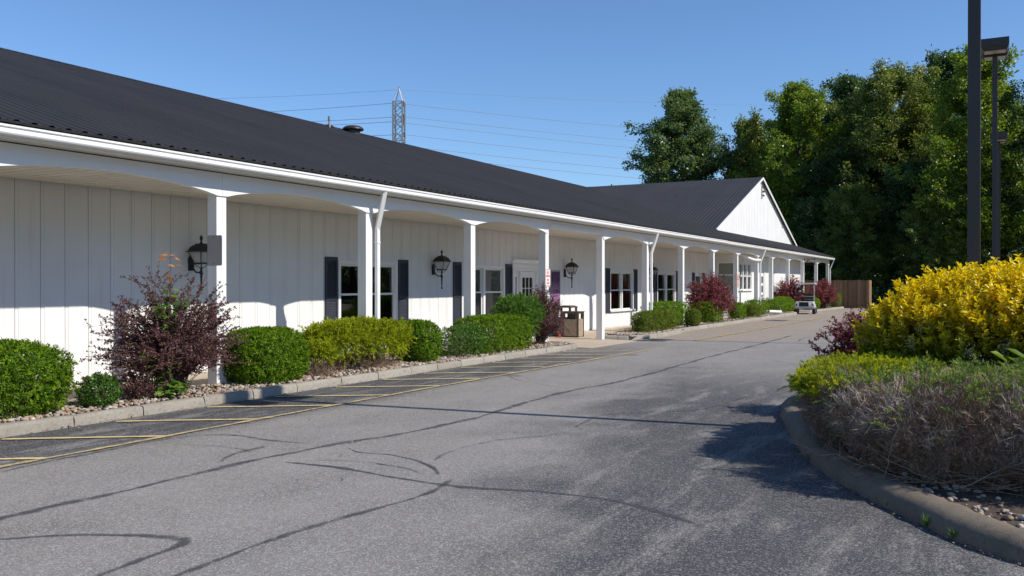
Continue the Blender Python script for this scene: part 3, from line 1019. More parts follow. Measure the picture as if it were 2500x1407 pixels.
# walls of board siding, cut round the openings
OPEN1 = [(15.40, 17.52, 0.74, 2.22), (20.54, 22.86, 0.74, 2.22), (23.48, 25.46, 0.05, 2.34), (31.05, 33.42, 0.74, 2.22), (36.33, 38.75, 0.74, 2.22), (41.72, 42.90, 0.74, 2.20)]
OPEN2 = [(45.55, 48.15, 1.42, 2.84), (50.15, 51.25, 0.10, 2.55)]
def wall_pieces(b, a, c, y0, y1, z0, z1, opens, b2=None):
    """boxes of the strip a..c leaving the openings free"""
    cuts = sorted(set([a, c] + [min(max(e, a), c) for o in opens for e in o[:2]]))
    for s, e in zip(cuts[:-1], cuts[1:]):
        if e - s < 1e-4: continue
        m_ = (s + e) / 2
        hole = [o for o in opens if o[0] < m_ < o[1]]
        if hole:
            o = hole[0]
            if o[2] > z0 + .02: b.box(s, e, y0, y1, z0, o[2])
            if o[3] < z1 - .02: (b if b2 is None else b2).box(s, e, y0, y1, o[3], z1)
        else:
            b.box(s, e, y0, y1, z0, z1)
def wall(x0, x1, y, opens, zb):
    b = MB()
    wall_pieces(b, x0, x1, y + .022, y + .14, 0.02, 3.30, opens)
    wl = b.build('wall', M['siding'], bld)
    x = x0 + 0.1
    pitch = 0.403
    while x < x1 - .05:
        a, c = x, min(x + pitch, x1)
        b = MB()
        z0 = zb((a + c) / 2)
        inside = any(o[0] <= a + .005 and c - .005 <= o[1] for o in opens)
        b2 = MB() if inside else None
        wall_pieces(b, a + .008, min(a + .060, c), y + .007, y + .0215, z0, 3.298, opens, b2)
        if c - .004 > a + .060:
            wall_pieces(b, a + .060, c - .008, y, y + .0215, z0, 3.298, opens, b2)
        for q in (b, b2):
            if q is not None and q.v:
                q.build('siding_board', M['siding'], wl)
        x += pitch
    return wl
wall(1.5, 44.98, YW, OPEN1, lambda x: wz(x) + 0.035)
wall(45.0, 62.5, YF2, OPEN2, lambda x: wz(x) + 0.035)
# return wall facing the camera, with its tall window
b = MB()
b.box(45.0, 45.13, YF2 + .141, 11.62, 0.02, 3.298).box(45.0, 45.13, 12.40, YW + .02, 0.02, 3.298).box(45.0, 45.13, 11.62, 12.40, 0.02, 1.2).box(45.0, 45.13, 11.62, 12.40, 2.80, 3.298)
b.build('return_wall', M['siding'], bld)
b = MB().box(62.37, 62.5, YF2 + .141, 24.5, 0.02, 3.298)
b.build('return_wall', M['siding'], bld)

# interior shell
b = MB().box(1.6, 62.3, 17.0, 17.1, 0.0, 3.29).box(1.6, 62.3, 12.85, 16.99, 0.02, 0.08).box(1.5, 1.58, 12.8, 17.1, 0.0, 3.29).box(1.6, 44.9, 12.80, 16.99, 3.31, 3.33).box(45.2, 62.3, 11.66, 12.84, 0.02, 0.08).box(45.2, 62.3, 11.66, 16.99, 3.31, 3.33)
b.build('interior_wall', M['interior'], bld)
# dark shelving and counters faintly seen inside
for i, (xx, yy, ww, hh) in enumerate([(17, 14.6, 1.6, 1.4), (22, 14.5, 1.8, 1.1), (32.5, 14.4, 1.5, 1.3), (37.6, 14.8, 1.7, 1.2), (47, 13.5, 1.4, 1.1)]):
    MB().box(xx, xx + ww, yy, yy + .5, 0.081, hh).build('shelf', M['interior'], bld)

def window(x0, x1, z0, z1, y, units=2, blind=False, sill=True, low=None):
    cs = 0.085
    b = MB()
    b.box(x0, x0 + cs, y - .028, y + .13, z0, z1).box(x1 - cs, x1, y - .028, y + .13, z0, z1)
    b.box(x0 + cs, x1 - cs, y - .028, y + .13, z1 - .085, z1).box(x0 + cs, x1 - cs, y - .028, y + .13, z0, z0 + .05)
    mw = 0.10
    n_ = units
    wdt = (x1 - x0 - 2 * cs - mw * (n_ - 1)) / n_
    for u in range(1, n_):
        xm = x0 + cs + u * wdt + (u - 1) * mw
        b.box(xm, xm + mw, y - .028, y + .13, z0 + .05, z1 - .085)
    wn = b.build('window', M['trim'], bld, bevel=0.004)
    if sill:
        MB().box(x0 - .05, x1 + .05, y - .085, y - .030, z0 - .01, z0 + .045).build('sill', M['trim'], wn, bevel=.004)
    zm = (z0 + z1) / 2 + 0.02
    for u in range(n_):
        a = x0 + cs + u * (wdt + mw) + .001
        c = a + wdt - .002
        s = 0.045
        for (q0, q1, yy) in ((zm - .022, z1 - .086, y + .052), (z0 + .051, zm + .022, y + .022)):
            f = MB()
            f.box(a, a + s, yy, yy + .028, q0, q1).box(c - s, c, yy, yy + .028, q0, q1).box(a + s, c - s, yy, yy + .028, q0, q0 + s).box(a + s, c - s, yy, yy + .028, q1 - s, q1)
            f.build('sash', M['trim'], wn)
            g = MB().add([(a + s - .004, yy + .014, q0 + s - .004), (c - s + .004, yy + .014, q0 + s - .004), (c - s + .004, yy + .014, q1 - s + .004), (a + s - .004, yy + .014, q1 - s + .004)], [(0, 1, 2, 3)])
            g.build('pane', M['glass'], wn)
        if blind:
            f = MB()
            zz = z1 - .12
            while zz > z0 + .1:
                f.add([(a + .03, y + .105, zz), (c - .03, y + .105, zz), (c - .03, y + .128, zz - .026), (a + .03, y + .128, zz - .026)], [(0, 1, 2, 3)])
                zz -= 0.032
            f.build('blind', M['blind'], wn)
    return wn
window(15.36, 17.56, 0.70, 2.26, YW, 1)
window(20.50, 22.90, 0.70, 2.26, YW, 2, True)
window(31.01, 33.46, 0.70, 2.26, YW, 2)
window(36.29, 38.79, 0.70, 2.26, YW, 2)
window(41.68, 42.94, 0.70, 2.24, YW, 1)
window(45.50, 48.20, 1.38, 2.88, YF2, 3, True)
# window in the return wall (faces -x): built along y
b = MB()
b.box(44.96, 45.12, 11.56, 11.64, 1.15, 2.88).box(44.96, 45.12, 12.38, 12.46, 1.15, 2.88).box(44.96, 45.12, 11.64, 12.38, 2.79, 2.88).box(44.96, 45.12, 11.64, 12.38, 1.15, 1.22).box(45.02, 45.06, 11.645, 12.375, 2.17, 2.22)
wn = b.build('window', M['trim'], bld)
for (q0, q1) in ((1.22, 2.17), (2.22, 2.79)):
    MB().add([(45.04, 11.64, q0), (45.04, 12.38, q0), (45.04, 12.38, q1), (45.04, 11.64, q1)], [(0, 3, 2, 1)]).build('pane', M['glass'], wn)

MB().box(45.115, 45.128, 11.64, 12.38, 1.22, 2.79).build('blind', M['siding'], wn)  # siding panel behind the panes stands in for the wall's reflection

# shutters
def shutter_mesh(wd, h):
    b = MB()
    st = 0.05
    b.box(0, st, 0, .03, 0, h).box(wd - st, wd, 0, .03, 0, h)
    for (q0, q1) in ((0, .08), (h * .45 - .035, h * .45 + .035), (h - .08, h)):
        b.box(st, wd - st, 0.001, .03, q0, q1)
    for (q0, q1) in ((.08, h * .45 - .035), (h * .45 + .035, h - .08)):
        z = q0 + .004
        while z + .034 < q1 + .01:
            b.add([(st, .006, z), (wd - st, .006, z), (wd - st, .026, z + .036), (st, .026, z + .036), (st, .012, z - .002), (wd - st, .012, z - .002)], [(0, 1, 2, 3), (0, 4, 5, 1)])
            z += 0.034
        b.box(st, wd - st, .0265, .0295, q0, q1)
    return b.mesh('shutter', M['shutter'])
sh = shutter_mesh(0.40, 1.66)
sh2 = shutter_mesh(0.36, 1.62)
for x in (14.93, 17.60, 20.07, 22.94, 30.60, 33.50, 35.88, 38.83):
    link('shutter', sh, bld, (x, YW - .0335, 0.66))
for x in (41.30, 42.96):
    link('shutter', sh2, bld, (x, YW - .0335, 0.66))

# entrance door with sidelights and a dentil cornice
def entrance():
    z0 = 0.055
    b = MB()
    b.box(23.36, 23.50, YW - .05, YW + .12, z0, 2.20).box(25.44, 25.58, YW - .05, YW + .12, z0, 2.20)
    b.box(23.86, 23.95, YW - .03, YW + .12, z0, 2.12).box(24.99, 25.08, YW - .03, YW + .12, z0, 2.12)
    b.box(23.502, 25.438, YW - .03, YW + .12, 2.121, 2.20)
    dr = b.build('door_surround', M['trim'], bld, bevel=.004)
    c = MB()
    c.box(23.33, 25.61, YW - .055, YW - .001, 2.202, 2.36)
    c.extrude_x([(YW - .001, 2.361), (YW - .075, 2.361), (YW - .085, 2.40), (YW - .13, 2.43), (YW - .14, 2.47), (YW - .001, 2.47)][::-1], 23.28, 25.66)
    co = c.build('cornice', M['trim'], dr)
    d = MB()
    x = 23.36
    while x < 25.56:
        d.box(x, x + .035, YW - .072, YW - .0555, 2.32, 2.358)
        x += 0.06
    d.build('dentil_row', M['trim'], dr)
    for (a, e, cols) in ((23.955, 24.985, 3),):
        f = MB()
        yy = YW + .05
        f.box(a, a + .17, yy, yy + .045, z0, 2.115).box(e - .17, e, yy, yy + .045, z0, 2.115)
        f.box(a + .17, e - .17, yy, yy + .045, 1.93, 2.115).box(a + .17, e - .17, yy, yy + .045, z0, 0.95)
        gx0, gx1 = a + .17, e - .17
        for k in range(1, cols):
            xm = gx0 + (gx1 - gx0) * k / cols
            f.box(xm - .011, xm + .011, yy + .002, yy + .043, .9501, 1.9299)
        for k in range(1, 3):
            zm = .95 + .98 * k / 3
            for q in range(cols):
                s0 = gx0 + (gx1 - gx0) * q / cols + (.0112 if q else 0)
                s1 = gx0 + (gx1 - gx0) * (q + 1) / cols - (.0112 if q < cols - 1 else 0)
                f.box(s0, s1, yy + .003, yy + .042, zm - .011, zm + .011)
        f.box(a + .16, e - .16, yy - .012, yy - .0005, .25, .42).box(a + .16, e - .16, yy - .012, yy - .0005, .52, .80)
        dd = f.build('door', M['trim'], bld)
        MB().add([(gx0, yy + .022, .95), (gx1, yy + .022, .95), (gx1, yy + .022, 1.93), (gx0, yy + .022, 1.93)], [(0, 1, 2, 3)]).build('pane', M['glass'], dd)
        MB().tube([(e - .08, yy - .05, 1.0), (e - .08, yy - .055, 1.1), (e - .08, yy - .05, 1.2)], .014, 8).tube([(e - .08, yy - .05, 1.02), (e - .08, yy, 1.02)], .01, 8).tube([(e - .08, yy - .05, 1.18), (e - .08, yy, 1.18)], .01, 8).build('door_handle', M['black_iron'], dd, smooth=True)
    for (a, e) in ((23.502, 23.858), (25.082, 25.438)):
        f = MB()
        yy = YW + .05
        f.box(a, a + .09, yy, yy + .04, z0, 2.115).box(e - .09, e, yy, yy + .04, z0, 2.115).box(a + .09, e - .09, yy, yy + .04, 1.95, 2.115).box(a + .09, e - .09, yy, yy + .04, z0, .75)
        for k in range(1, 4):
            zm = .75 + 1.2 * k / 4
            f.box(a + .09, e - .09, yy + .003, yy + .037, zm - .011, zm + .011)
        sl = f.build('sidelight', M['trim'], bld)
        MB().add([(a + .09, yy + .02, .75), (e - .09, yy + .02, .75), (e - .09, yy + .02, 1.95), (a + .09, yy + .02, 1.95)], [(0, 1, 2, 3)]).build('pane', M['glass'], sl)
entrance()
# far white panelled door
f = MB()
yy = YF2 + .03
f.box(50.15, 50.24, yy - .05, yy + .08, .101, 2.55).box(51.16, 51.25, yy - .05, yy + .08, .101, 2.55).box(50.242, 51.158, yy - .05, yy + .08, 2.40, 2.55)
f.box(50.242, 51.158, yy, yy + .04, .101, 2.399)
fd = f.build('door', M['trim'], bld)
for c in range(2):
    for r in range(3):
        MB().box(50.40 + c * .34, 50.66 + c * .34, yy - .012, yy - .001, .75 + r * .52, 1.12 + r * .52).build('pane', M['shutter'], fd)

# ---- roofs of ribbed metal sheets
P_SL = 0.3229
YE, ZE, YR = 10.20, 3.657, 25.2
ZR = ZE + P_SL * (YR - YE)
def ribbed(Lx, Ls, nrib=4, h=0.022, wr=0.05):
    """sheet Lx wide (local x), running Ls in local y, ribs along y; local z up"""
    xs = [(0.0, 0.0)]
    for k in range(nrib):
        c = Lx * (k + 0.5) / nrib
        xs += [(c - wr, 0), (c - wr * .4, h), (c + wr * .4, h), (c + wr, 0)]
        c2 = Lx * (k + 1) / nrib
        if k < nrib - 1:
            xs += [(c2 - .02, 0), (c2, h * .3), (c2 + .02, 0)]
    xs += [(Lx, 0)]
    return xs
roof = MB().add([(1.2, YE + .02, ZE - .035), (67.98, YE + .02, ZE - .035), (67.98, YR, ZR - .035), (1.2, YR, ZR - .035), (1.2, 2 * YR - YE, ZE - .035), (67.98, 2 * YR - YE, ZE - .035)], [(0, 1, 2, 3), (3, 2, 5, 4)]).build('roof', M['roof'], bld)
def roof_sheet_mesh(w_):
    xs = ribbed(w_, 1)
    b = MB()
    vs = [(x, 0, z) for x, z in xs] + [(x, 1, z) for x, z in xs]
    n_ = len(xs)
    b.add(vs, [(i, i + 1, n_ + i + 1, n_ + i) for i in range(n_ - 1)])
    b.add([(0, 0, 0), (w_, 0, 0), (w_, 0, -.03), (0, 0, -.03)], [(0, 3, 2, 1)])
    return b.mesh('roof_sheet', M['roof'])
WS = 0.905
rs = roof_sheet_mesh(WS)
Lsl = math.hypot(YR - YE, ZR - ZE)
ang = math.atan(P_SL)
k = 0
x = 1.2
while x < 67.9:
    o = link('roof_sheet', rs, roof, (x, YE + random.uniform(-.012, .012), ZE + (k % 2) * .003), (ang, 0, 0))
    o.scale = (min(1, (67.98 - x) / WS), Lsl, 1)
    x += WS
    k += 1
# ridge cap
MB().extrude_x([(YR - .22, ZR - .04), (YR, ZR + .045), (YR + .22, ZR - .04), (YR, ZR - .02)], 1.2, 67.98).build('ridge_cap', M['roof'], roof)
# cross gable
XG0, XA, XG1, YG = 46.55, 57.45, 68.35, 13.15
ZA = 8.52
pg = (ZA - 4.63) / (XA - XG0)
def zmain(y): return ZE + P_SL * (y - YE)
groof = MB().add([(XA, YG - .2, ZA - .03), (XA, YR + 3, ZA - .03), (XG1 + .25, YR + 3, ZA - pg * (XG1 + .25 - XA) - .03), (XG1 + .25, YG - .2, ZA - pg * (XG1 + .25 - XA) - .03),
                  (XA - (ZA - zmain(YG - .2)) / pg, YG - .2, zmain(YG - .2) - .03)], [(0, 3, 2, 1), (0, 1, 4)]).build('gable_roof', M['roof'], bld)
y = YG - .18
while y < YR - .05:
    y1 = min(y + WS, YR)
    xs = ribbed(y1 - y, 1)
    b = MB()
    vs = []
    for (u, h) in xs:
        yy = y + u
        xv = XA - max(0.02, (ZA - zmain(yy)) / pg)
        vs.append((XA, yy, ZA + h))
        vs.append((xv, yy, ZA - pg * (XA - xv) + h))
    fs = [(2 * i, 2 * i + 1, 2 * i + 3, 2 * i + 2) for i in range(len(xs) - 1)]
    b.add(vs, fs)
    b.build('roof_sheet', M['roof'], groof)
    y = y1
for sgn in (1,):
    pass
# gable wall with board relief
b = MB()
x = XG0 + .1
while x < XG1 - .1:
    c = min(x + .40, XG1 - .1)
    for (a, e, dy) in ((x + .004, x + .055, .006), (x + .055, c - .004, 0)):
        if e <= a: continue
        if a < XA < e:
            tops = [(a, ZA - pg * (XA - a)), (XA, ZA), (e, ZA - pg * (e - XA))]
        else:
            tops = [(a, ZA - pg * abs(XA - a)), (e, ZA - pg * abs(e - XA))]
        pr = [(a, zmain(YG) - .02), (e, zmain(YG) - .02)] + [(q, z - .03) for q, z in tops[::-1]]
        b.prism_y(pr, YG + dy, YG + .05)
    x += .40
b.add([(XG0, YG + .03, zmain(YG) - .05), (XG1, YG + .03, zmain(YG) - .05), (XA, YG + .03, ZA - .03)], [(0, 1, 2)])
b.build('gable_wall', M['siding'], bld)
for (xe, sg) in ((XG0 + .05, -1), (XG1 + .25, 1)):
    ze = ZA - pg * abs(XA - xe)
    MB().prism_y([(XA, ZA - .01), (xe, ze - .01), (xe, ze - .17), (XA, ZA - .17)] if sg > 0 else [(XA, ZA - .01), (XA, ZA - .15), (xe + .3, ze - .03), (xe, ze - .01)], YG - .21, YG - .17).build('rake_board', M['trim'], bld)
# end and rear walls that close the volume
MB().box(62.52, 67.9, 24.4, 24.5, 0.0, 3.29).build('rear_wall', M['siding'], bld)
MB().add([(1.5, 12.8, 0), (1.5, 38, 0), (1.5, 38, 4.2), (1.5, YR, ZR - .06), (1.5, 12.8, zmain(12.8) - .06)], [(0, 1, 2, 3, 4)]).build('end_wall', M['siding'], bld)
MB().add([(67.9, YE + .3, ZE + .02), (67.9, YR, ZR - .06), (67.9, 2 * YR - YE - .3, ZE + .02), (67.9, 2 * YR - YE - .3, 3.3), (67.9, YE + .3, 3.49)], [(0, 1, 2, 3, 4)]).build('end_wall', M['siding'], bld)
MB().box(1.5, 67.9, 38.0, 38.1, 0, 4.1).build('rear_wall', M['siding'], bld)
# ------------------------------------------------------------------ things on and around the building
def lantern(x, label):
    """wall lantern; local origin on the wall, -y outwards"""
    t = thing('wall_lantern', label, 'lantern', (x, YW - 0.001, 2.1), 0, 'wall lanterns under the porch')
    ph = PI / 4
    oy = -0.27
    k = 1 / math.cos(PI / 4)
    # back plate
    MB().prism_y([(-.055, -.13), (.055, -.13), (.06, .08), (.03, .12), (0, .15), (-.03, .12), (-.06, .08)], -.03, 0).build('back_plate', M['black_iron'], t)
    MB().tube([(0, -.025, -.03), (0, -.06, -.09), (0, -.14, -.16), (0, -.22, -.165), (0, oy, -.13)], .014, 8).build('arm', M['black_iron'], t, smooth=True)
    # tail
    MB().lathe([(.004, -.50), (.018, -.485), (.03, -.47), (.018, -.455), (.012, -.44), (.022, -.20), (.036, -.19), (.036, -.175), (.02, -.165), (.018, -.10), (.026, -.09), (.012, -.07), (.012, -.02)], 12, (0, oy)).build('stem', M['black_iron'], t, smooth=True)
    # cage: base ring, four bars, glass
    b = MB()
    b.lathe([(.085 * k, -.02), (.095 * k, -.01), (.09 * k, .01), (.05 * k, .012)], 4, (0, oy), ph)
    for sx in (-1, 1):
        for sy in (-1, 1):
            b.bar((sx * .085, oy + sy * .085, 0), (sx * .15, oy + sy * .15, .20), .014)
            b.tube([(sx * .085, oy + sy * .085, -.012), (sx * .05, oy + sy * .05, -.055), (sx * .015, oy + sy * .015, -.08)], .007, 6)
    b.build('cage', M['black_iron'], t)
    g = MB()
    for a in range(4):
        c0, s0 = [(1, 1), (-1, 1), (-1, -1), (1, -1)][a], [(-1, 1), (-1, -1), (1, -1), (1, 1)][a]
        g.add([(c0[0] * .083, oy + c0[1] * .083, .005), (s0[0] * .083, oy + s0[1] * .083, .005), (s0[0] * .147, oy + s0[1] * .147, .198), (c0[0] * .147, oy + c0[1] * .147, .198)], [(0, 1, 2, 3)])
    g.build('glass', M['lantern_glass'], t)
    MB().lathe([(.02, -.0), (.024, .03), (.024, .09), (.012, .11)], 10, (0, oy)).build('candle', M['blind'], t, smooth=True)
    r = MB()
    r.lathe([(.19 * k, .197), (.195 * k, .203), (.16 * k, .222), (.145 * k, .262), (.115 * k, .305), (.075 * k, .332), (.07 * k, .345), (.03 * k, .35)], 4, (0, oy), ph)
    r.build('hood', M['black_iron'], t)
    MB().lathe([(.034, .348), (.02, .372), (.012, .388), (.02, .398), (.014, .408), (.028, .425), (.03, .45), (.018, .48), (.003, .50)], 12, (0, oy)).build('finial', M['black_iron'], t, smooth=True)
    return t
l0 = lantern(11.30, 'black wall lantern half behind the blank metal sign, leftmost lantern')
def lcopy(x, label):
    c = copy_tree(l0)
    c.location.x = x
    c['label'] = label
    return c
lcopy(19.12, 'black wall lantern between the large single window and the blind-covered window')
lcopy(27.05, 'black wall lantern right of the entrance and purple poster')
lcopy(35.05, 'black wall lantern mostly hidden behind the second downspout')

def text_mesh(s, size, name, mat, parent, loc, rot, sx=1.0):
    cu = bpy.data.curves.new(name, 'FONT')
    cu.body = s
    cu.size = size
    cu.align_x = 'CENTER'
    cu.align_y = 'CENTER'
    cu.offset = 0.0015
    tmp = bpy.data.objects.new('tmp_text', cu)
    COL.objects.link(tmp)
    bpy.context.view_layer.update()
    me = bpy.data.meshes.new_from_object(tmp.evaluated_get(bpy.context.evaluated_depsgraph_get()))
    bpy.data.objects.remove(tmp)
    bpy.data.curves.remove(cu)
    me.materials.clear()
    me.materials.append(mat)
    o = link(name, me, parent, loc, rot)
    o.scale = (sx, 1, 1)
    return o

def rounded_rect(w_, h, r, n_=5):
    out = []
    for cx_, cz, a0 in ((w_ / 2 - r, h / 2 - r, 0), (-w_ / 2 + r, h / 2 - r, PI / 2), (-w_ / 2 + r, -h / 2 + r, PI), (w_ / 2 - r, -h / 2 + r, 1.5 * PI)):
        for k in range(n_ + 1):
            a = a0 + PI / 2 * k / n_
            out.append((cx_ + r * math.cos(a), cz + r * math.sin(a)))
    return out

def no_parking(x, z, white, red, label, scale=1.0):
    t = thing('no_parking_sign', label, 'sign', (x, YP - 0.001, z), 0, 'no parking signs on porch posts')
    w_, h = 0.31 * scale, 0.47 * scale
    MB().prism_y(rounded_rect(w_, h, .03)[::-1], -.006, -.002).build('plate', white, t)
    o_, i_ = rounded_rect(w_ - .02, h - .02, .024), rounded_rect(w_ - .042, h - .042, .016)
    n_ = len(o_)
    MB().add([(a, -.0075, c) for a, c in o_] + [(a, -.0075, c) for a, c in i_], [(k, (k + 1) % n_, n_ + (k + 1) % n_, n_ + k) for k in range(n_)]).build('border', red, t)
    for s, sz, zz, sx in (('NO', .115, .135, .85), ('PARKING', .082, .045, .72), ('FIRE', .082, -.06, .8), ('LANE', .082, -.145, .8)):
        text_mesh(s, sz * scale, 'lettering', red, t, (0, -.0082, zz * scale), (PI / 2, 0, 0), sx)
    for zz in (.205, -.205):
        MB().tube([(0, -.012, zz * scale), (0, 0, zz * scale)], .009, 8).build('bolt', M['black_iron'], t)
    return t
no_parking(21.60, 1.90, M['sign_white'], M['sign_red'], 'white NO PARKING FIRE LANE sign with red letters on the entrance post')
no_parking(41.79, 1.88, M['sign_pink'], M['sign_red'], 'faded pinkish NO PARKING FIRE LANE sign on a far porch post', 1.35)

# blank back of a sign, side-on to the facade
t = thing('blank_sign', 'blank grey metal sign plate bolted to the nearest full porch post', 'sign', (9.965, 10.625, 2.25), 0)
pl = MB().prism_y(rounded_rect(.31, .47, .03)[::-1], -.003, .003).build('plate', M['alu'], t, rot=(0, 0, PI / 2))
for zz in (.20, -.20):
    MB().tube([(-.008, 0.02, zz), (.02, 0.02, zz)], .008, 8).build('bolt', M['black_iron'], t)

# purple poster by the door
def mat_poster():
    m, t_, b, o = new_mat('purple_poster_print')
    P = objco(t_)
    v = N(t_, 'ShaderNodeTexVoronoi')
    v.inputs['Scale'].default_value = 6.0
    t_.links.new(P, v.inputs['Vector'])
    br = N(t_, 'ShaderNodeTexBrick')
    br.inputs['Scale'].default_value = 5.5
    br.inputs['Mortar Size'].default_value = 0.015
    br.inputs['Color1'].default_value = (0.16, 0.05, 0.16, 1)
    br.inputs['Color2'].default_value = (0.36, 0.22, 0.34, 1)
    br.inputs['Mortar'].default_value = (0.05, 0.02, 0.09, 1)
    mp = N(t_, 'ShaderNodeMapping')
    mp.inputs['Rotation'].default_value = (PI / 2, 0, 0)
    t_.links.new(P, mp.inputs['Vector'])
    t_.links.new(mp.outputs[0], br.inputs['Vector'])
    sep = N(t_, 'ShaderNodeSeparateXYZ')
    t_.links.new(P, sep.inputs[0])
    top = smooth(t_, sep.outputs['Z'], 0.05, 0.4)
    c = mixc(t_, top, br.outputs['Color'], ramp(t_, noise(t_, P, 5, 3), [(0.35, (0.015, 0.012, 0.06)), (0.7, (0.14, 0.03, 0.14))]).outputs[0])
    t_.links.new(c, b.inputs['Base Color'])
    b.inputs['Roughness'].default_value = 0.25
    return m
t = thing('poster', 'framed purple poster on the wall right of the entrance door', 'poster', (26.30, YW - .002, 1.52), 0)
MB().box(-.36, .36, -.03, 0, -.66, .66).build('frame', M['steel'], t)
MB().box(-.31, .31, -.035, -.0305, -.61, .61).build('print', mat_poster(), t)

# litter bins
def bin_open(x, y, z, rz, label):
    t = thing('litter_bin', label, 'litter bin', (x, y, z), rz)
    s, h = 0.25, 0.82
    b = MB()
    for sx in (-1, 1):
        for sy in (-1, 1):
            MB().box(sx * s - .025, sx * s + .025, sy * s - .025, sy * s + .025, 0.0, h - .03).build('corner_post', M['brown_bin'], t)
    MB().box(-s - .04, s + .04, -s - .04, s + .04, h - .029, h + .005).build('lid', M['brown_bin'], t, bevel=.01)
    for k in range(4):
        f = MB()
        f.box(-s + .026, s - .026, -s - .012, -s + .012, .04, h - .245)
        f.build('pebble_panel', M['pebble'], t, rot=(0, 0, k * PI / 2))
        f = MB()
        f.box(-s + .026, s - .026, -s - .014, -s + .010, h - .07, h - .03).box(-s + .026, -s + .08, -s - .014, -s + .010, h - .24, h - .0705).box(s - .08, s - .026, -s - .014, -s + .010, h - .24, h - .0705)
        f.build('opening_frame', M['brown_bin'], t, rot=(0, 0, k * PI / 2))
    MB().box(-.05, .05, -.05, .05, .5, h - .03).build('inner_post', M['brown_bin'], t)
    return t
bin_open(26.10, 11.90, 0.036, math.radians(4), 'square litter bin with pebbled panels and four top openings')
def bin_tall(x, y, z, rz):
    t = thing('litter_bin', 'taller brown litter bin with raised open hood behind the purple bush', 'litter bin', (x, y, z), rz)
    s, h = 0.29, 0.62
    MB().box(-s, s, -s, s, .02, h).build('body', M['brown_bin'], t, bevel=.012)
    for k in range(4):
        MB().box(-s + .08, s - .08, -s - .010, -s - .001, .12, h - .10).build('panel', M['pebble'], t, rot=(0, 0, k * PI / 2))
    b = MB()
    for sx in (-1, 1):
        for sy in (-1, 1):
            MB().box(sx * (s - .03) - .03, sx * (s - .03) + .03, sy * (s - .03) - .03, sy * (s - .03) + .03, h + .001, .93).build('hood_post', M['brown_bin'], t)
    b = MB().extrude_x([(-s - .01, .931), (s + .01, .931), (s + .01, .97), (s * .6, 1.0), (-s * .6, 1.0), (-s - .01, .97)], -s - .01, s + .01)
    b.build('hood', M['brown_bin'], t)
bin_tall(26.35, 12.28, 0.036, math.radians(2))
t = thing('carton', 'small red and blue carton on the walkway beside the litter bins', 'carton', (25.62, 12.15, 0.037), .4)
MB().box(-.05, .05, -.04, .04, 0, .11).build('side', M['sign_red'], t)
MB().box(.0502, .09, -.04, .04, 0, .11).build('label_panel', M['blue_box'], t)

# white cabinet by the far door, loose downpipe on the bed
t = thing('storage_bench', 'small white plastic box bench beside the far porch door', 'box', (49.1, 11.15, 0.105), 0)
MB().box(-.5, .5, -.22, .22, 0, .86).build('body', M['white_plastic'], t, bevel=.02)
MB().box(-.54, .54, -.26, .25, .861, .93).build('lid', M['white_plastic'], t, bevel=.02)
b = MB()
p0, p1 = Vector((47.6, 10.75, .30)), Vector((49.0, 10.13, .235))
b.tube([p0, p0.lerp(p1, .5), p1], .085, 14)
pipe = b.build('drain_pipe', M['white_plastic'], None, smooth=True)
tag(pipe, 'white plastic drain pipe poking out between the far hedges', 'pipe')

# empty hanging bracket on a far porch post
t = thing('sign_bracket', 'black scrolled iron bracket with empty sign frame on a far post', 'bracket', (58.21, YP - .024, 3.15), 0)
MB().box(-.03, .03, -.012, 0, -.25, .22).build('wall_bar', M['black_iron'], t)
MB().tube([(0, -.01, .15), (0, -.35, .17), (0, -.7, .15)], .018, 6).tube([(0, -.01, -.02), (0, -.2, .05), (0, -.33, .16)], .014, 6).build('arm', M['black_iron'], t)
MB().bar((0, -.18, .14), (0, -.18, -.20), .02).bar((0, -.62, .14), (0, -.62, -.20), .02).bar((0, -.18, -.20), (0, -.62, -.20), .02).bar((0, -.18, .10), (0, -.62, .10), .02).build('frame', M['black_iron'], t)

# fittings on the gable
t = thing('wall_rack', 'dark metal rack with three prongs high on the white gable', 'rack', (57.75, YG - .002, 7.6), 0)
MB().box(-.05, .05, -.06, 0, -.42, .42).build('bar', M['steel'], t)
for zz in (.34, .05, -.2):
    MB().box(.051, .34, -.12, -.02, zz - .05, zz + .05).build('prong', M['dark_steel'], t)
t = thing('wall_hook', 'small metal hook low on the right of the white gable', 'hook', (63.95, YG - .002, 5.85), 0)
MB().tube([(0, -.04, -.2), (0, -.04, .1), (.35, -.04, .16)], .025, 6).tube([(0, 0, 0), (0, -.04, 0)], .02, 6).build('rod', M['steel'], t)

# roof vent and stub pipe
t = thing('roof_vent', 'round black mushroom vent just below the main ridge', 'vent', (30.6, 24.35, zmain(24.35)), 0)
MB().lathe([(.30, -.12), (.30, .16)], 20).build('collar', M['dark_steel'], t, smooth=True)
MB().lathe([(.44, .13), (.46, .16), (.44, .22), (.34, .29), (.18, .325), (.02, .33)], 24).build('dome', M['dark_steel'], t, smooth=True)
t = thing('vent_pipe', 'slim grey stub pipe on the roof left of the mushroom vent', 'pipe', (29.35, 24.6, zmain(24.6)), 0)
MB().lathe([(.05, -.05), (.05, .38)], 10).build('pipe', M['steel'], t, smooth=True)
MB().lathe([(.07, .28), (.07, .46), (.02, .48)], 10).build('cap', M['steel'], t, smooth=True)
MB().bar((-.45, 0, .02), (.0, 0, .12), .05).bar((0, 0, .12), (.35, -.15, -.04), .05).build('stay', M['dark_steel'], t)

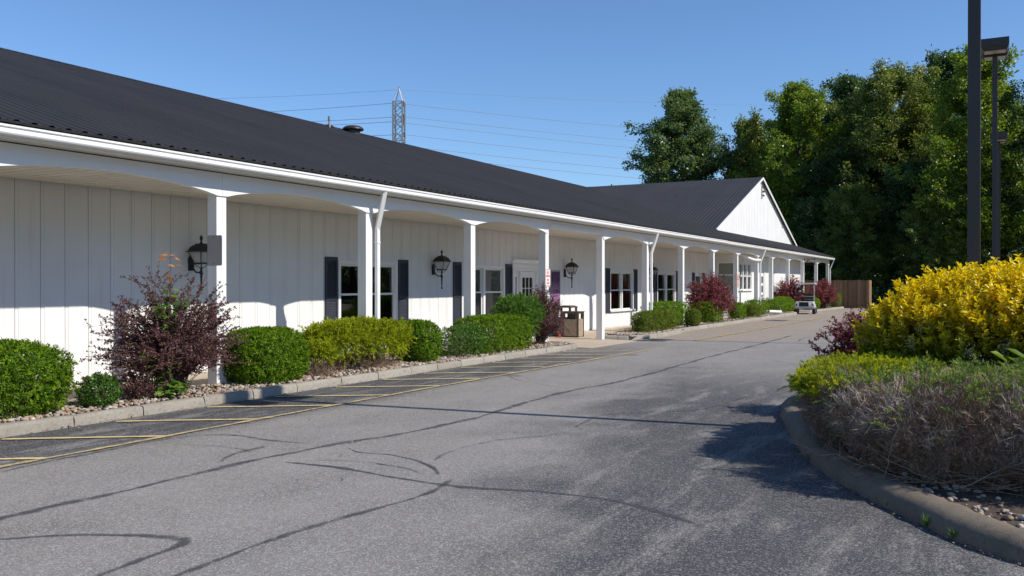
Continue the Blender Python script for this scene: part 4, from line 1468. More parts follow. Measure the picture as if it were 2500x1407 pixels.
# ---- golf cart, rear towards the camera
def golf_cart():
    t = thing('golf_cart', 'white golf cart parked between far bushes, rear towards the viewer', 'golf cart', (53.0, 9.62, 0.004), math.radians(7))
    # local: +x forward (away), y left
    b = MB()
    b.extrude_x([(-.56, .34), (.56, .34), (.58, .50), (.55, .60), (-.55, .60), (-.58, .50)][::-1], 0.0, .55)
    b.extrude_x([(-.52, .60), (.52, .60), (.48, .72), (-.48, .72)][::-1], 0.06, .62)
    b.box(.551, 2.1, -.56, .56, .32, .40)
    b.build('body', M['white_plastic'], t, bevel=.03)
    MB().box(-.012, -.001, -.22, .30, .44, .70).build('bag_well', M['black_rubber'], t)
    for y0, y1 in ((-.52, -.34), (.34, .52)):
        MB().box(-.02, -.001, y0, y1, .46, .62).build('tail_light_panel', M['white_plastic'], t)
        MB().box(-.028, -.0205, y0 + .05, y1 - .05, .48, .60).build('tail_light', M['red_lens'], t)
    MB().box(-.10, -.0005, -.55, .55, .31, .41).build('bumper', M['alu'], t, bevel=.02)
    for xx in (.22, 1.88):
        for sy in (-1, 1):
            wmb = MB()
            y0 = sy * .50
            prof = [(.0, -.09), (.17, -.09), (.215, -.075), (.225, 0), (.215, .075), (.17, .09), (.0, .09)]
            vs, fs = [], []
            n_ = 20
            for (r, yy) in prof:
                for k in range(n_):
                    a = 2 * PI * k / n_
                    vs.append((r * math.cos(a), yy, r * math.sin(a)))
            for i in range(len(prof) - 1):
                for k in range(n_):
                    a, c = i * n_ + k, i * n_ + (k + 1) % n_
                    fs.append((a, c, c + n_, a + n_))
            wh = wmb.add(vs, fs).build('wheel', M['black_rubber'], t, (xx, y0, .225))
            MB().lathe([(.11, -.095), (.12, .095)], 14).build('hub', M['alu'], wh, rot=(PI / 2, 0, 0))
    MB().box(.55, 1.15, -.50, .50, .41, .72).build('seat_base', M['white_plastic'], t, bevel=.03)
    MB().box(.56, 1.12, -.48, .48, .721, .83).build('seat', M['black_rubber'], t, bevel=.03)
    MB().box(.48, .58, -.46, .46, .86, 1.18).build('seat_back', M['black_rubber'], t, bevel=.03)
    MB().extrude_x([(-.5, .40), (.5, .40), (.42, .80), (-.42, .80)][::-1], 1.75, 2.3).build('front_cowl', M['white_plastic'], t, bevel=.04)
    b = MB()
    for sy in (-1, 1):
        b.tube([(.42, sy * .50, .60), (.46, sy * .50, 1.2), (.55, sy * .48, 1.72)], .018, 8)
        b.tube([(2.0, sy * .44, .78), (1.85, sy * .46, 1.3), (1.7, sy * .47, 1.72)], .018, 8)
    b.tube([(.44, -.50, 1.02), (.44, .50, 1.02)], .015, 8)
    b.build('canopy_frame', M['alu'], t, smooth=True)
    MB().extrude_x([(-.58, 1.72), (.58, 1.72), (.56, 1.77), (.4, 1.795), (-.4, 1.795), (-.56, 1.77)][::-1], .35, 2.0).build('canopy', M['white_plastic'], t)
    MB().tube([(1.75, .25, .80), (1.45, .25, 1.05)], .02, 8).lathe([(.17, 1.05), (.18, 1.065), (.17, 1.08)], 18, (1.45, .25)).build('steering_wheel', M['black_rubber'], t, smooth=True)
golf_cart()

# ---- parking-lot lamp posts
def lamp_post(x, y, h, base_z, label):
    t = thing('lamp_post', label, 'lamp post', (x, y, base_z), 0, 'square brown parking lot lamps')
    s = .064
    MB().box(-s, s, -s, s, .10, h).build('pole', M['dark_steel'], t, bevel=.006)
    MB().box(-.14, .14, -.14, .14, 0, .10).build('base_plate', M['dark_steel'], t)
    for sg in (-1, 1):
        b = MB()
        x0, x1 = (.12, .60) if sg > 0 else (-.60, -.12)
        # box, narrower below
        vs = [(x0 + .03, -.28, h - .22), (x1 - .03, -.28, h - .22), (x1 - .03, .28, h - .22), (x0 + .03, .28, h - .22),
              (x0, -.33, h - .08), (x1, -.33, h - .08), (x1, .33, h - .08), (x0, .33, h - .08),
              (x0, -.33, h + .10), (x1, -.33, h + .10), (x1, .33, h + .10), (x0, .33, h + .10)]
        b.add(vs, [(4, 5, 1, 0)[::-1], (5, 6, 2, 1)[::-1], (6, 7, 3, 2)[::-1], (7, 4, 0, 3)[::-1], (8, 9, 5, 4)[::-1], (9, 10, 6, 5)[::-1], (10, 11, 7, 6)[::-1], (11, 8, 4, 7)[::-1], (8, 9, 10, 11), (0, 1, 2, 3)[::-1]])
        hd = b.build('lamp_head', M['dark_steel'], t)
        MB().box(x0 + .06, x1 - .06, -.25, .25, h - .232, h - .221).build('lens', M['lens'], hd)
        (MB().box(s, x0, -.04, .04, h - .06, h + .02) if sg > 0 else MB().box(x1, -s, -.04, .04, h - .06, h + .02)).build('arm', M['dark_steel'], t)
    return t
M['lens'] = plain('lamp_lens', (0.42, 0.36, 0.27), 0.35, var=.1)
lamp_post(11.16, 0.21, 8.15, 0.13, 'tall brown square lamp pole rising from the yellow shrub, nearest')
lamp_post(27.5, 0.02, 8.15, 0.004, 'brown lamp post with twin box heads against the sky')
lamp_post(44.3, -0.12, 8.15, 0.004, 'farthest brown lamp post with box heads against the trees')

# ---- cedar picket fence
fence = thing('picket_fence', 'brown cedar stockade fence enclosure beyond the end of the porch', 'fence', (68.45, 7.95, 0), 0)
def picket_mesh(w_, h):
    return MB().extrude_x([(0, 0), (0, h - .07), (.02, h), (w_ - .02, h), (w_, h - .07), (w_, 0)], 0, .02).mesh('picket', M['cedar'])
pm = picket_mesh(.142, 2.0)
for i in range(40):
    link('picket', pm, fence, (0.01 * fnoise(i * 3.3, 2), .02 + i * .15, random.uniform(0, .03)))
for i in range(9):
    link('picket', pm, fence, (.17 + i * .15, 0.0, random.uniform(0, .03)), (0, 0, PI / 2))
for zz in (.4, 1.6):
    MB().box(.021, .06, .05, 6.0, zz, zz + .09).build('rail', M['cedar'], fence)
    MB().box(.05, 1.4, .021, .06, zz, zz + .09).build('rail', M['cedar'], fence)
MB().box(1.40, 1.43, .02, 6, 0, 1.9).build('far_side', M['cedar'], fence)

# ---- transmission tower and lines
tw = thing('transmission_tower', 'slim grey lattice transmission tower beyond the roof ridge', 'tower', (180.2, 129.2, 0), math.radians(20))
hw = 1.2
b = MB()
for sx in (-1, 1):
    for sy in (-1, 1):
        b.bar((sx * hw * 1.6, sy * hw * 1.6, 0), (sx * hw, sy * hw, 28), .30)
        b.bar((sx * hw, sy * hw, 28), (sx * hw, sy * hw, 46.6), .30)
b.build('leg', M['steel'], tw)
b = MB()
z = 28.0
lev = []
while z < 46.4:
    z1 = z + 2.32
    lev.append(z)
    for a, c in (((-1, -1), (1, -1)), ((1, -1), (1, 1)), ((1, 1), (-1, 1)), ((-1, 1), (-1, -1))):
        b.bar((a[0] * hw, a[1] * hw, z), (c[0] * hw, c[1] * hw, z1), .13)
        b.bar((c[0] * hw, c[1] * hw, z), (a[0] * hw, a[1] * hw, z1), .13)
    z = z1
for zz in (28, 32.6, 37.3, 41.9, 46.55):
    for a, c in (((-1, -1), (1, -1)), ((1, -1), (1, 1)), ((1, 1), (-1, 1)), ((-1, 1), (-1, -1))):
        b.bar((a[0] * hw, a[1] * hw, zz), (c[0] * hw, c[1] * hw, zz), .16)
b.build('bracing', M['steel'], tw)
b = MB()
for sx in (-1, 1):
    for sy in (-1, 1):
        b.bar((sx * hw, sy * hw, 46.6), (0, 0, 49.9), .14)
b.bar((0, 0, 49.5), (0, 0, 50.3), .2)
b.build('peak', M['steel'], tw)
for zz in (46.0, 42.8, 41.6, 38.5, 36.0):
    MB().lathe([(.05, zz - .6), (.2, zz - .5), (.2, zz + .5), (.05, zz + .6)], 8, (random.choice((-.5, .2, .6)), -hw - .1)).build('insulator', M['insulator'], tw)

names = ['topmost', 'second from top', 'third from top', 'fourth from top', 'fifth from top', 'lowest but one', 'lowest']
# heights (m) at the tower, at the next tower beyond the wood, at the next tower behind the roof
rows = [(49.6, 67.7, 55.9), (46.3, 53.5, 51.1), (43.0, 48.5, 48.5), (41.7, 45.6, 47.5), (38.6, 41.4, 44.5), (36.0, 37.9, 41.5), (33.8, 34.9, 38.9)]
for i, (za, zr_, zl) in enumerate(rows):
    off = 0 if i == 0 else (-1.1 if i % 2 else 1.1)
    A = Vector((180.2 + off * .5, 129.2 - off * .8, za))
    Rr = Vector((355.1 + off * .5, 37.3 - off * .8, zr_))
    Ll = Vector((180.6 + off * .5, 216.7 - off * .8, zl))
    pts = []
    for k in range(13):
        u = k / 12
        p = Ll.lerp(A, u)
        p.z -= 4 * 0.6 * u * (1 - u)
        pts.append(p)
    for k in range(1, 17):
        u = k / 16
        p = A.lerp(Rr, u)
        p.z -= 4 * 1.4 * u * (1 - u)
        pts.append(p)
    o = MB().tube(pts, .05 if i else .03, 5).build('power_line', M['wire'])
    tag(o, 'thin power line strung from the lattice tower, ' + names[i], 'power line', 'power lines')
# ------------------------------------------------------------------ plants
def unit(a):
    return a / np.maximum(np.linalg.norm(a, axis=-1, keepdims=True), 1e-9)

def rand_dir(r, n):
    return unit(r.normal(size=(n, 3)))

def kites(P, D, L, W, r, up=0.0, mid=0.45, fold=0.25, nrm=None):
    """one folded four-point leaf per row: base, side, tip, side"""
    n = len(P)
    D = unit(D)
    A = rand_dir(r, n) if nrm is None else nrm + 0.45 * rand_dir(r, n)
    A[:, 2] += up
    S = unit(np.cross(D, A))
    U = np.cross(S, D)
    L = np.broadcast_to(np.asarray(L, float), (n,))[:, None]
    W = np.broadcast_to(np.asarray(W, float), (n,))[:, None]
    m = P + D * L * mid + U * W * fold
    V = np.stack([P, m + S * W / 2, P + D * L, m - S * W / 2], 1).reshape(-1, 3)
    F = (np.arange(n)[:, None] * 4 + np.arange(4)[None])
    return V, F

def ovals(P, D, L, W, r, nrm, fold=0.2):
    """six-point leaf folded along the midrib, two quads"""
    n = len(P)
    D = unit(D)
    A = nrm + 0.5 * rand_dir(r, n)
    S = unit(np.cross(D, A))
    U = np.cross(S, D)
    L = np.broadcast_to(np.asarray(L, float), (n,))[:, None]
    W = np.broadcast_to(np.asarray(W, float), (n,))[:, None]
    tip = P + D * L - U * L * .10
    a1 = P + D * L * .28 + U * W * fold
    a2 = P + D * L * .68 + U * W * fold * .8
    V = np.stack([P, a1 + S * W * .46, a2 + S * W * .40, tip, a2 - S * W * .40, a1 - S * W * .46], 1).reshape(-1, 3)
    b = np.arange(n)[:, None] * 6
    F = np.concatenate([b + np.array([[0, 1, 2, 3]]), b + np.array([[0, 3, 4, 5]])], 0)
    return V, F

def prisms(P0, P1, r0, r1):
    n = len(P0)
    D = unit(P1 - P0)
    A = np.where(np.abs(D[:, 2:3]) < .9, np.array([[0, 0, 1.]]), np.array([[1., 0, 0]]))
    S = unit(np.cross(D, A))
    U = np.cross(S, D)
    r0 = np.broadcast_to(np.asarray(r0, float), (n,))[:, None]
    r1 = np.broadcast_to(np.asarray(r1, float), (n,))[:, None]
    vs = []
    for P, rr in ((P0, r0), (P1, r1)):
        for k in range(3):
            a = 2 * PI * k / 3
            vs.append(P + (S * math.cos(a) + U * math.sin(a)) * rr)
    V = np.stack(vs, 1).reshape(-1, 3)
    b = np.arange(n)[:, None] * 6
    F = np.concatenate([b + np.array([[k, (k + 1) % 3, 3 + (k + 1) % 3, 3 + k]]) for k in range(3)], 0)
    return V, F

def chains(C, r0, r1):
    """C (n,S,3) polylines -> prisms tapering from r0 to r1"""
    n, S, _ = C.shape
    t = np.linspace(0, 1, S)
    rr = r0 + (r1 - r0) * t
    P0, P1 = C[:, :-1].reshape(-1, 3), C[:, 1:].reshape(-1, 3)
    return prisms(P0, P1, np.tile(rr[:-1], n), np.tile(rr[1:], n))

def join(parts):
    V, F, o = [], [], 0
    for v, f in parts:
        V.append(v)
        F.append(f + o)
        o += len(v)
    return np.concatenate(V), np.concatenate(F)

def bezier(B, Cc, T, S):
    t = np.linspace(0, 1, S)[None, :, None]
    return B[:, None] * (1 - t) ** 2 + 2 * Cc[:, None] * t * (1 - t) + T[:, None] * t * t

def lumps(D, seed, f=3.0):
    s = seed * 1.37
    return (np.sin(D[:, 0] * f + s) * np.sin(D[:, 1] * f * 1.1 + 2 * s) + np.sin(D[:, 2] * f * 1.3 + s * 3) * np.sin((D[:, 0] + D[:, 1]) * f * .9 + s) + .5 * np.sin(D[:, 0] * f * 2.7 + s) * np.sin(D[:, 2] * f * 2.3 - s)) / 2

def hedge_meshes(rx, ry, zb, zt, n, L, W, seed, mat, p=3.6, per=7, rough=0.05, stems=40, open_base=0.0):
    """sheared shrub: sprigs over a rounded-box shell and inside it"""
    r = np.random.default_rng(seed)
    d = rand_dir(r, n)
    d[:, 2] = np.where(d[:, 2] < -.75, -d[:, 2], d[:, 2])
    d = unit(d)
    # spread evenly over a box-like body
    q = d / np.maximum(np.sum(np.abs(d) ** p, 1, keepdims=True) ** (1 / p), 1e-6)
    rad = 1 + rough * lumps(d * 2.2, seed) + rough * .4 * r.normal(size=n)
    depth = np.where(r.random(n) < .70, 1 - np.abs(r.normal(0, .04, n)), r.uniform(.45, .95, n))
    rad = rad * depth
    zc, rz = (zb + zt) / 2, (zt - zb) / 2
    P = q * rad[:, None] * np.array([rx, ry, rz]) + np.array([0, 0, zc])
    nr = unit(np.sign(q) * np.abs(q) ** (p - 1) / np.array([rx, ry, rz]))
    if open_base:
        keep = ~((P[:, 2] < zb + (zt - zb) * .42) & (r.random(n) < open_base))
        P, nr = P[keep], nr[keep]
        n = len(P)
    ax = unit(nr + .55 * r.normal(size=(n, 3)) + np.array([0, 0, .35]))
    PP = np.repeat(P, per, 0) + r.normal(0, L * .28, (n * per, 3))
    AX = unit(np.repeat(ax, per, 0) + .75 * r.normal(size=(n * per, 3)))
    V, F = kites(PP, AX, L * r.uniform(.7, 1.25, n * per), W * r.uniform(.8, 1.2, n * per), r, .2, nrm=np.repeat(nr, per, 0))
    a = np.repeat(np.clip(.30 + .22 * r.normal(size=n), 0, .8), per) + .25 * r.random(n * per)
    fol = np_mesh('foliage', V, F, mat, np.repeat(np.clip(a, 0, 1), 4))
    k = stems
    B = np.stack([r.uniform(-rx * .6, rx * .6, k), r.uniform(-ry * .5, ry * .5, k), np.full(k, 0.0)], 1)
    dd = rand_dir(r, k)
    dd[:, 2] = np.abs(dd[:, 2])
    T = dd * np.array([rx, ry, rz]) * .85 + np.array([0, 0, zc])
    T[:, 0] = T[:, 0] * .5 + B[:, 0]
    T[:, 0] = np.clip(T[:, 0], -rx * .9, rx * .9)
    Cc = (B + T) / 2 + np.array([0, 0, .08]) + r.normal(0, .05, (k, 3))
    V, F = chains(bezier(B, Cc, T, 6), .011, .004)
    st = np_mesh('stem', V, F, M['twig'])
    return fol, st

def plant(name, label, cat, loc, meshes, group=None, rz=0.0, scale=None):
    t = thing(name, label, cat, loc, rz, group)
    for pn, me in meshes:
        link(pn, me, t)
    if scale:
        t.scale = scale
    return t

GZ = 0.125
def yew(x, y, rx, ry, zt, n, label, seed, mat='yew', L=.043, W=.0165, zb=.12, rz=0.0, p=3.6, rough=.05, ob=0.0, group='clipped yew hedges', per=8):
    f, s = hedge_meshes(rx, ry, zb - GZ, zt - GZ, n, L, W, seed, M[mat], p, per, rough, 50, ob)
    return plant('yew_hedge', label, 'hedge', (x, y, GZ), (('foliage', f), ('stem', s)), group, rz)

yew(6.15, 10.47, 1.08, .52, 1.02, 8500, 'clipped green yew hedge cut off by the left picture edge', 11, rough=.07, p=3.2)
yew(10.82, 10.43, .70, .50, .99, 6800, 'rounded green yew hedge just right of the tall purple bush', 12, p=3.4)
yew(15.15, 10.45, .42, .50, .95, 3800, 'green yew shrub joined to the right of the gold hedge', 14, rough=.09, p=2.8)
yew(18.35, 10.42, 1.30, .46, .97, 6500, 'flat-topped yew hedge left of the entrance', 15, rough=.05, p=5.5)
yew(28.85, 10.14, 1.55, .30, .80, 2600, 'low front yew hedge beside the bulging kerb past the entrance', 21, 'yew_dull', .05, .02, p=5.5, rough=.035)
yew(31.7, 10.72, 1.75, .44, 1.04, 3000, 'long yew hedge behind the low front hedge past the entrance', 22, 'yew', .05, .02, p=5.5, rough=.035)
yew(33.15, 10.12, .40, .24, .76, 900, 'small narrow yew ball at the kerb between two long hedges', 23, 'yew_dull', .05, .02, p=2.8)
yew(36.5, 10.55, .98, .48, .96, 1900, 'yew hedge just left of the large far purple bush', 24, 'yew', .055, .022, p=5.5, rough=.035)
yew(40.7, 10.35, .72, .26, .84, 1100, 'yew hedge just right of the large far purple bush', 25, 'yew', .055, .024, p=5.5, rough=.035)
yew(43.4, 10.30, .85, .28, .73, 1000, 'lower front yew hedge of the far pair', 26, 'yew_dull', .055, .024, p=5.5, rough=.035)
yew(46.3, 10.78, 1.6, .36, .88, 1400, 'back yew hedge of the far pair by the downspout', 27, 'yew', .06, .026, p=5.5, rough=.035)
yew(51.3, 10.62, 2.6, .52, .97, 2600, 'long yew hedge beside the golf cart', 28, 'yew', .06, .026, p=3.0)
yew(58.8, 10.25, 1.3, .42, .86, 1300, 'rounded yew right of the golf cart', 29, 'yew', .06, .028, p=2.6)
yew(66.9, 10.1, .7, .45, 1.15, 700, 'bright yew at the end of the porch before the fence', 30, 'yew', .06, .03, p=2.8)

# small shrubs
f, s = hedge_meshes(.24, .22, 0.0, .42, 700, .035, .02, 31, M['boxwood'], 2.2, 6, .16, 16)
plant('boxwood', 'tiny green boxwood by the kerb left of the tall purple bush', 'shrub', (7.62, 10.2, GZ), (('foliage', f), ('stem', s)), 'boxwoods')
f, s = hedge_meshes(.82, .36, 0.0, .68, 2600, .032, .016, 32, M['boxwood'], 2.3, 6, .18, 40)
plant('boxwood', 'loose dark green boxwood in front of the flat-topped yew', 'shrub', (16.75, 10.28, GZ), (('foliage', f), ('stem', s)), 'boxwoods')

# ---- barberries: arching stems set with small leaves
def barberry_meshes(rx, ry, h, nst, seed, mat, leafL=.026, leafW=.016, nb=5, spacing=.022, tmax=105, per=3, spread=.12, wild=.14):
    r = np.random.default_rng(seed)
    ph = r.uniform(0, 2 * PI, nst)
    th = np.radians(tmax) * np.sqrt(r.random(nst))
    sc_ = 1 + wild * r.normal(size=nst)
    T = np.stack([rx * np.sin(th) * np.cos(ph) * sc_, ry * np.sin(th) * np.sin(ph) * sc_, .42 * h + .58 * h * np.cos(th) * sc_], 1)
    T[:, 2] = np.maximum(T[:, 2], .12)
    B = np.stack([r.normal(0, spread * rx, nst), r.normal(0, spread * ry, nst), np.zeros(nst)], 1)
    Cc = np.stack([T[:, 0] * .35, T[:, 1] * .35, T[:, 2] * .75 + .1 * h], 1) + r.normal(0, .05 * h, (nst, 3))
    C = bezier(B, Cc, T, 9)
    C[:, 1:-1] += r.normal(0, .008 * h, C[:, 1:-1].shape)
    # side shoots
    m = nst * nb
    si = np.repeat(np.arange(nst), nb)
    t = r.uniform(.30, .97, m)
    idx = np.minimum((t * 8).astype(int), 7)
    fr = (t * 8 - idx)[:, None]
    P = C[si, idx] * (1 - fr) + C[si, idx + 1] * fr
    tg = unit(C[si, idx + 1] - C[si, idx])
    d = unit(tg + .65 * r.normal(size=(m, 3)) + np.array([0, 0, .15]))
    Lb = r.uniform(.10, .26, m) * h * .75
    E = P + d * Lb[:, None]
    bend = np.stack([np.zeros(m), np.zeros(m), -.10 * Lb], 1)
    BC = bezier(P, (P + E) / 2 - bend, E + bend, 5)
    V1, F1 = chains(C, .007, .0025)
    V2, F2 = chains(BC, .003, .0015)
    st = np_mesh('stem', *join([(V1, F1), (V2, F2)]), M['twig'])
    # leaves on the outer part of stems and all along the shoots
    pts, dirs = [], []
    for CC, lo in ((C, .38), (BC, .0)):
        n_, S, _ = CC.shape
        seg = CC[:, 1:] - CC[:, :-1]
        ln = np.linalg.norm(seg, axis=2)
        cnt = np.maximum(1, (ln / spacing)).astype(int)
        for s_ in range(int(lo * (S - 1)), S - 1):
            k = cnt[:, s_]
            ii = np.repeat(np.arange(n_), k)
            u = r.random(len(ii))[:, None]
            pts.append(CC[ii, s_] + seg[ii, s_] * u)
            dirs.append(unit(seg[ii, s_]))
    P = np.concatenate(pts)
    D = np.concatenate(dirs)
    n = len(P)
    PP = np.repeat(P, per, 0) + r.normal(0, .004, (n * per, 3))
    DD = np.repeat(D, per, 0) * .45 + rand_dir(r, n * per) + np.array([0, 0, .2])
    V, F = kites(PP, DD, leafL * r.uniform(.6, 1.3, n * per), leafW * r.uniform(.7, 1.2, n * per), r, .5, .6)
    a = np.clip(np.repeat(.45 + .2 * r.normal(size=n), per) + .25 * r.normal(size=n * per), 0, 1)
    fol = np_mesh('foliage', V, F, mat, np.repeat(a, 4))
    return fol, st

def barberry(x, y, rx, ry, h, nst, label, seed, mat='barberry', group='purple barberry bushes', **kw):
    f, s = barberry_meshes(rx, ry, h, nst, seed, M[mat], **kw)
    return plant('barberry_bush', label, 'bush', (x, y, GZ), (('foliage', f), ('stem', s)), group)

barberry(8.95, 10.42, .98, .68, 1.50, 290, 'tall wild purple barberry with long arching stems before the first post', 41, wild=.20, nb=7, spacing=.024, tmax=102, leafL=.030, leafW=.019)
barberry(8.18, 10.22, .32, .24, .46, 50, 'small dusky barberry at the foot of the tall one', 42, nb=4)
barberry(20.85, 10.45, .85, .48, 1.42, 130, 'dark purple barberry at the bed end left of the litter bins', 44, spacing=.026, wild=.10, nb=9, leafL=.034, leafW=.022)
barberry(37.0, 10.58, 1.35, .92, 1.90, 260, 'large round crimson barberry midway along the far porch', 45, 'barberry_red', leafL=.05, leafW=.032, spacing=.042, nb=7, wild=.09)
barberry(54.0, 10.58, 1.1, .88, 1.95, 220, 'crimson barberry left of the golf cart', 46, 'barberry_red', leafL=.06, leafW=.038, spacing=.055, nb=7, wild=.09)
barberry(62.3, 10.15, 1.5, .92, 1.80, 220, 'crimson barberry in front of the last porch posts', 47, 'barberry_red', leafL=.065, leafW=.04, spacing=.06, nb=7, wild=.09)
barberry(12.55, 1.46, .60, .58, 1.20, 240, 'crimson barberry on the island left of the yellow shrub', 48, 'barberry_red', spacing=.02, wild=.16, nb=8, leafL=.032, leafW=.021)

# ---- feathery conifers: sprays of thin strands, dead twigs below
def spray_meshes(rx, ry, zb, zt, n, seed, mat, L=.16, strand=.045, W=.010, per=16, p=2.4, rough=.14, zmin=None, side=None, droop=.25):
    r = np.random.default_rng(seed)
    d = rand_dir(r, n)
    d[:, 2] = np.abs(d[:, 2]) * np.where(r.random(n) < .8, 1, -.5)
    d = unit(d)
    q = d / np.maximum(np.sum(np.abs(d) ** p, 1, keepdims=True) ** (1 / p), 1e-6)
    rad = (1 + rough * lumps(d * 2.5, seed) + rough * .5 * r.normal(size=n)) * np.where(r.random(n) < .75, 1 - np.abs(r.normal(0, .06, n)), r.uniform(.6, .95, n))
    zc, rz = (zb + zt) / 2, (zt - zb) / 2
    P = q * rad[:, None] * np.array([rx, ry, rz]) + np.array([0, 0, zc])
    nr = unit(q / np.array([rx, ry, rz]))
    if side is not None:
        keep = side(P, r)
        P, nr = P[keep], nr[keep]
        n = len(P)
    ax = unit(nr * .9 + .5 * r.normal(size=(n, 3)) + np.array([0, 0, .25]))
    s = unit(np.cross(ax, rand_dir(r, n)))
    LL = L * r.uniform(.6, 1.3, n)
    t = np.tile(np.linspace(.05, 1, per), n)
    AX, S, PP, LR = np.repeat(ax, per, 0), np.repeat(s, per, 0), np.repeat(P, per, 0), np.repeat(LL, per)
    sg = np.tile(np.where(np.arange(per) % 2, 1, -1), n)[:, None]
    pos = PP - AX * (LR * .5)[:, None] + AX * (t * LR)[:, None] + np.array([0, 0, -1]) * (droop * LR * t ** 2)[:, None]
    D = unit(AX * .75 + S * sg * .75 * (1.1 - t)[:, None] + .22 * r.normal(size=(n * per, 3)) + np.array([0, 0, -droop * .5]))
    ln = strand * (1.25 - .6 * t) * r.uniform(.7, 1.3, n * per)
    V, F = kites(pos, D, ln, W * r.uniform(.8, 1.3, n * per), r, .3)
    a = np.clip(np.repeat(.35 + .18 * r.normal(size=n), per) + .28 * t + .12 * r.normal(size=n * per), 0, 1)
    return np_mesh('foliage', V, F, mat, np.repeat(a, 4))

def twig_mesh(rx, ry, h, n, seed, mat, r0=.004, side=None, lo=.0, subs=5, up=.35, br=.5):
    """tangle of dry branches rising outwards from the base"""
    r = np.random.default_rng(seed)
    B = np.stack([r.uniform(-rx * br, rx * br, n), r.uniform(-ry * br, ry * br, n), np.full(n, lo) + r.uniform(0, .05, n)], 1)
    d = rand_dir(r, n)
    d[:, 2] = np.abs(d[:, 2]) * .9 + .05
    T = d * np.array([rx, ry, h]) * r.uniform(.65, 1.0, n)[:, None]
    T[:, :2] += B[:, :2] * .4
    T[:, 2] += lo
    Cc = (B * .5 + T * .5) + r.normal(0, .07, (n, 3)) + np.array([0, 0, -.05])
    C = bezier(B, Cc, T, 7)
    C[:, 1:] += r.normal(0, .012, C[:, 1:].shape)
    m = n * subs
    si = np.repeat(np.arange(n), subs)
    idx = r.integers(2, 6, m)
    P = C[si, idx] + (C[si, idx + 1] - C[si, idx]) * r.random(m)[:, None]
    tg = unit(C[si, idx + 1] - C[si, idx])
    E = P + unit(tg + .8 * r.normal(size=(m, 3)) + np.array([0, 0, up * .5])) * r.uniform(.06, .18, m)[:, None]
    BC = bezier(P, (P + E) / 2 + r.normal(0, .015, (m, 3)), E, 4)
    V1, F1 = chains(C, r0, r0 * .45)
    V2, F2 = chains(BC, r0 * .5, r0 * .28)
    V, F = join([(V1, F1), (V2, F2)])
    return np_mesh('dead_branch', V, F, mat)

def brush_mesh(rx, ry, zb, zt, n, seed, mat, side, per=9, L=.10, W=.0045, p=2.4, rough=.12):
    """dense short dry twigs over the died-back flank"""
    r = np.random.default_rng(seed)
    d = rand_dir(r, n)
    q = d / np.maximum(np.sum(np.abs(d) ** p, 1, keepdims=True) ** (1 / p), 1e-6)
    rad = (1 + rough * lumps(d * 2.5, seed)) * np.where(r.random(n) < .6, 1 - np.abs(r.normal(0, .06, n)), r.uniform(.55, .95, n))
    zc, rz = (zb + zt) / 2, (zt - zb) / 2
    P = q * rad[:, None] * np.array([rx, ry, rz]) + np.array([0, 0, zc])
    nr = unit(q / np.array([rx, ry, rz]))
    keep = side(P, r) & (P[:, 2] > 0)
    P, nr = P[keep], nr[keep]
    n = len(P)
    ax = unit(nr * .8 + .35 * r.normal(size=(n, 3)) + np.array([0, 0, .30]))
    A = unit(np.repeat(ax, per, 0) + .45 * r.normal(size=(n * per, 3)))
    B = np.repeat(P, per, 0) + r.normal(0, .02, (n * per, 3)) - A * L * .5
    V, F = kites(B, A, L * r.uniform(.5, 1.5, n * per), W * r.uniform(.6, 1.5, n * per), r, 0, .35, .3)
    return np_mesh('dead_branch', V, F, mat)

# gold cypress hedge (left bed)
gold7 = spray_meshes(1.30, .60, .16, .92, 3600, 51, M['gold'], .17, .055, .016, 16, p=2.6, side=lambda P, r: ~((P[:, 2] < .32) & (P[:, 0] < .3) & (r.random(len(P)) < .8)))
plant('cypress_hedge', 'spreading gold-green cypress hedge below the large single window', 'hedge', (13.4, 10.55, GZ), (('foliage', gold7), ('dead_branch', twig_mesh(1.15, .5, .6, 500, 52, M['dead_twig_dark'], .005))), 'gold cypress shrubs')
gold6 = spray_meshes(.28, .26, .22, .60, 520, 53, M['gold'], .13, .05, .014, 14, side=lambda P, r: P[:, 2] > .2)
plant('cypress_shrub', 'small gold cypress with bare brown base beside the kerb', 'shrub', (11.95, 10.25, GZ), (('foliage', gold6), ('dead_branch', twig_mesh(.34, .28, .42, 140, 54, M['dead_twig_dark'], .004))), 'gold cypress shrubs')
jun11 = spray_meshes(.85, .42, .35, 1.28, 1900, 55, M['boxwood'], .20, .06, .017, 14, rough=.2)
plant('juniper_bush', 'feathery green juniper leaning against the dark purple barberry', 'bush', (19.75, 10.5, GZ), (('foliage', jun11), ('dead_branch', twig_mesh(.7, .35, .9, 90, 56, M['twig'], .006))))

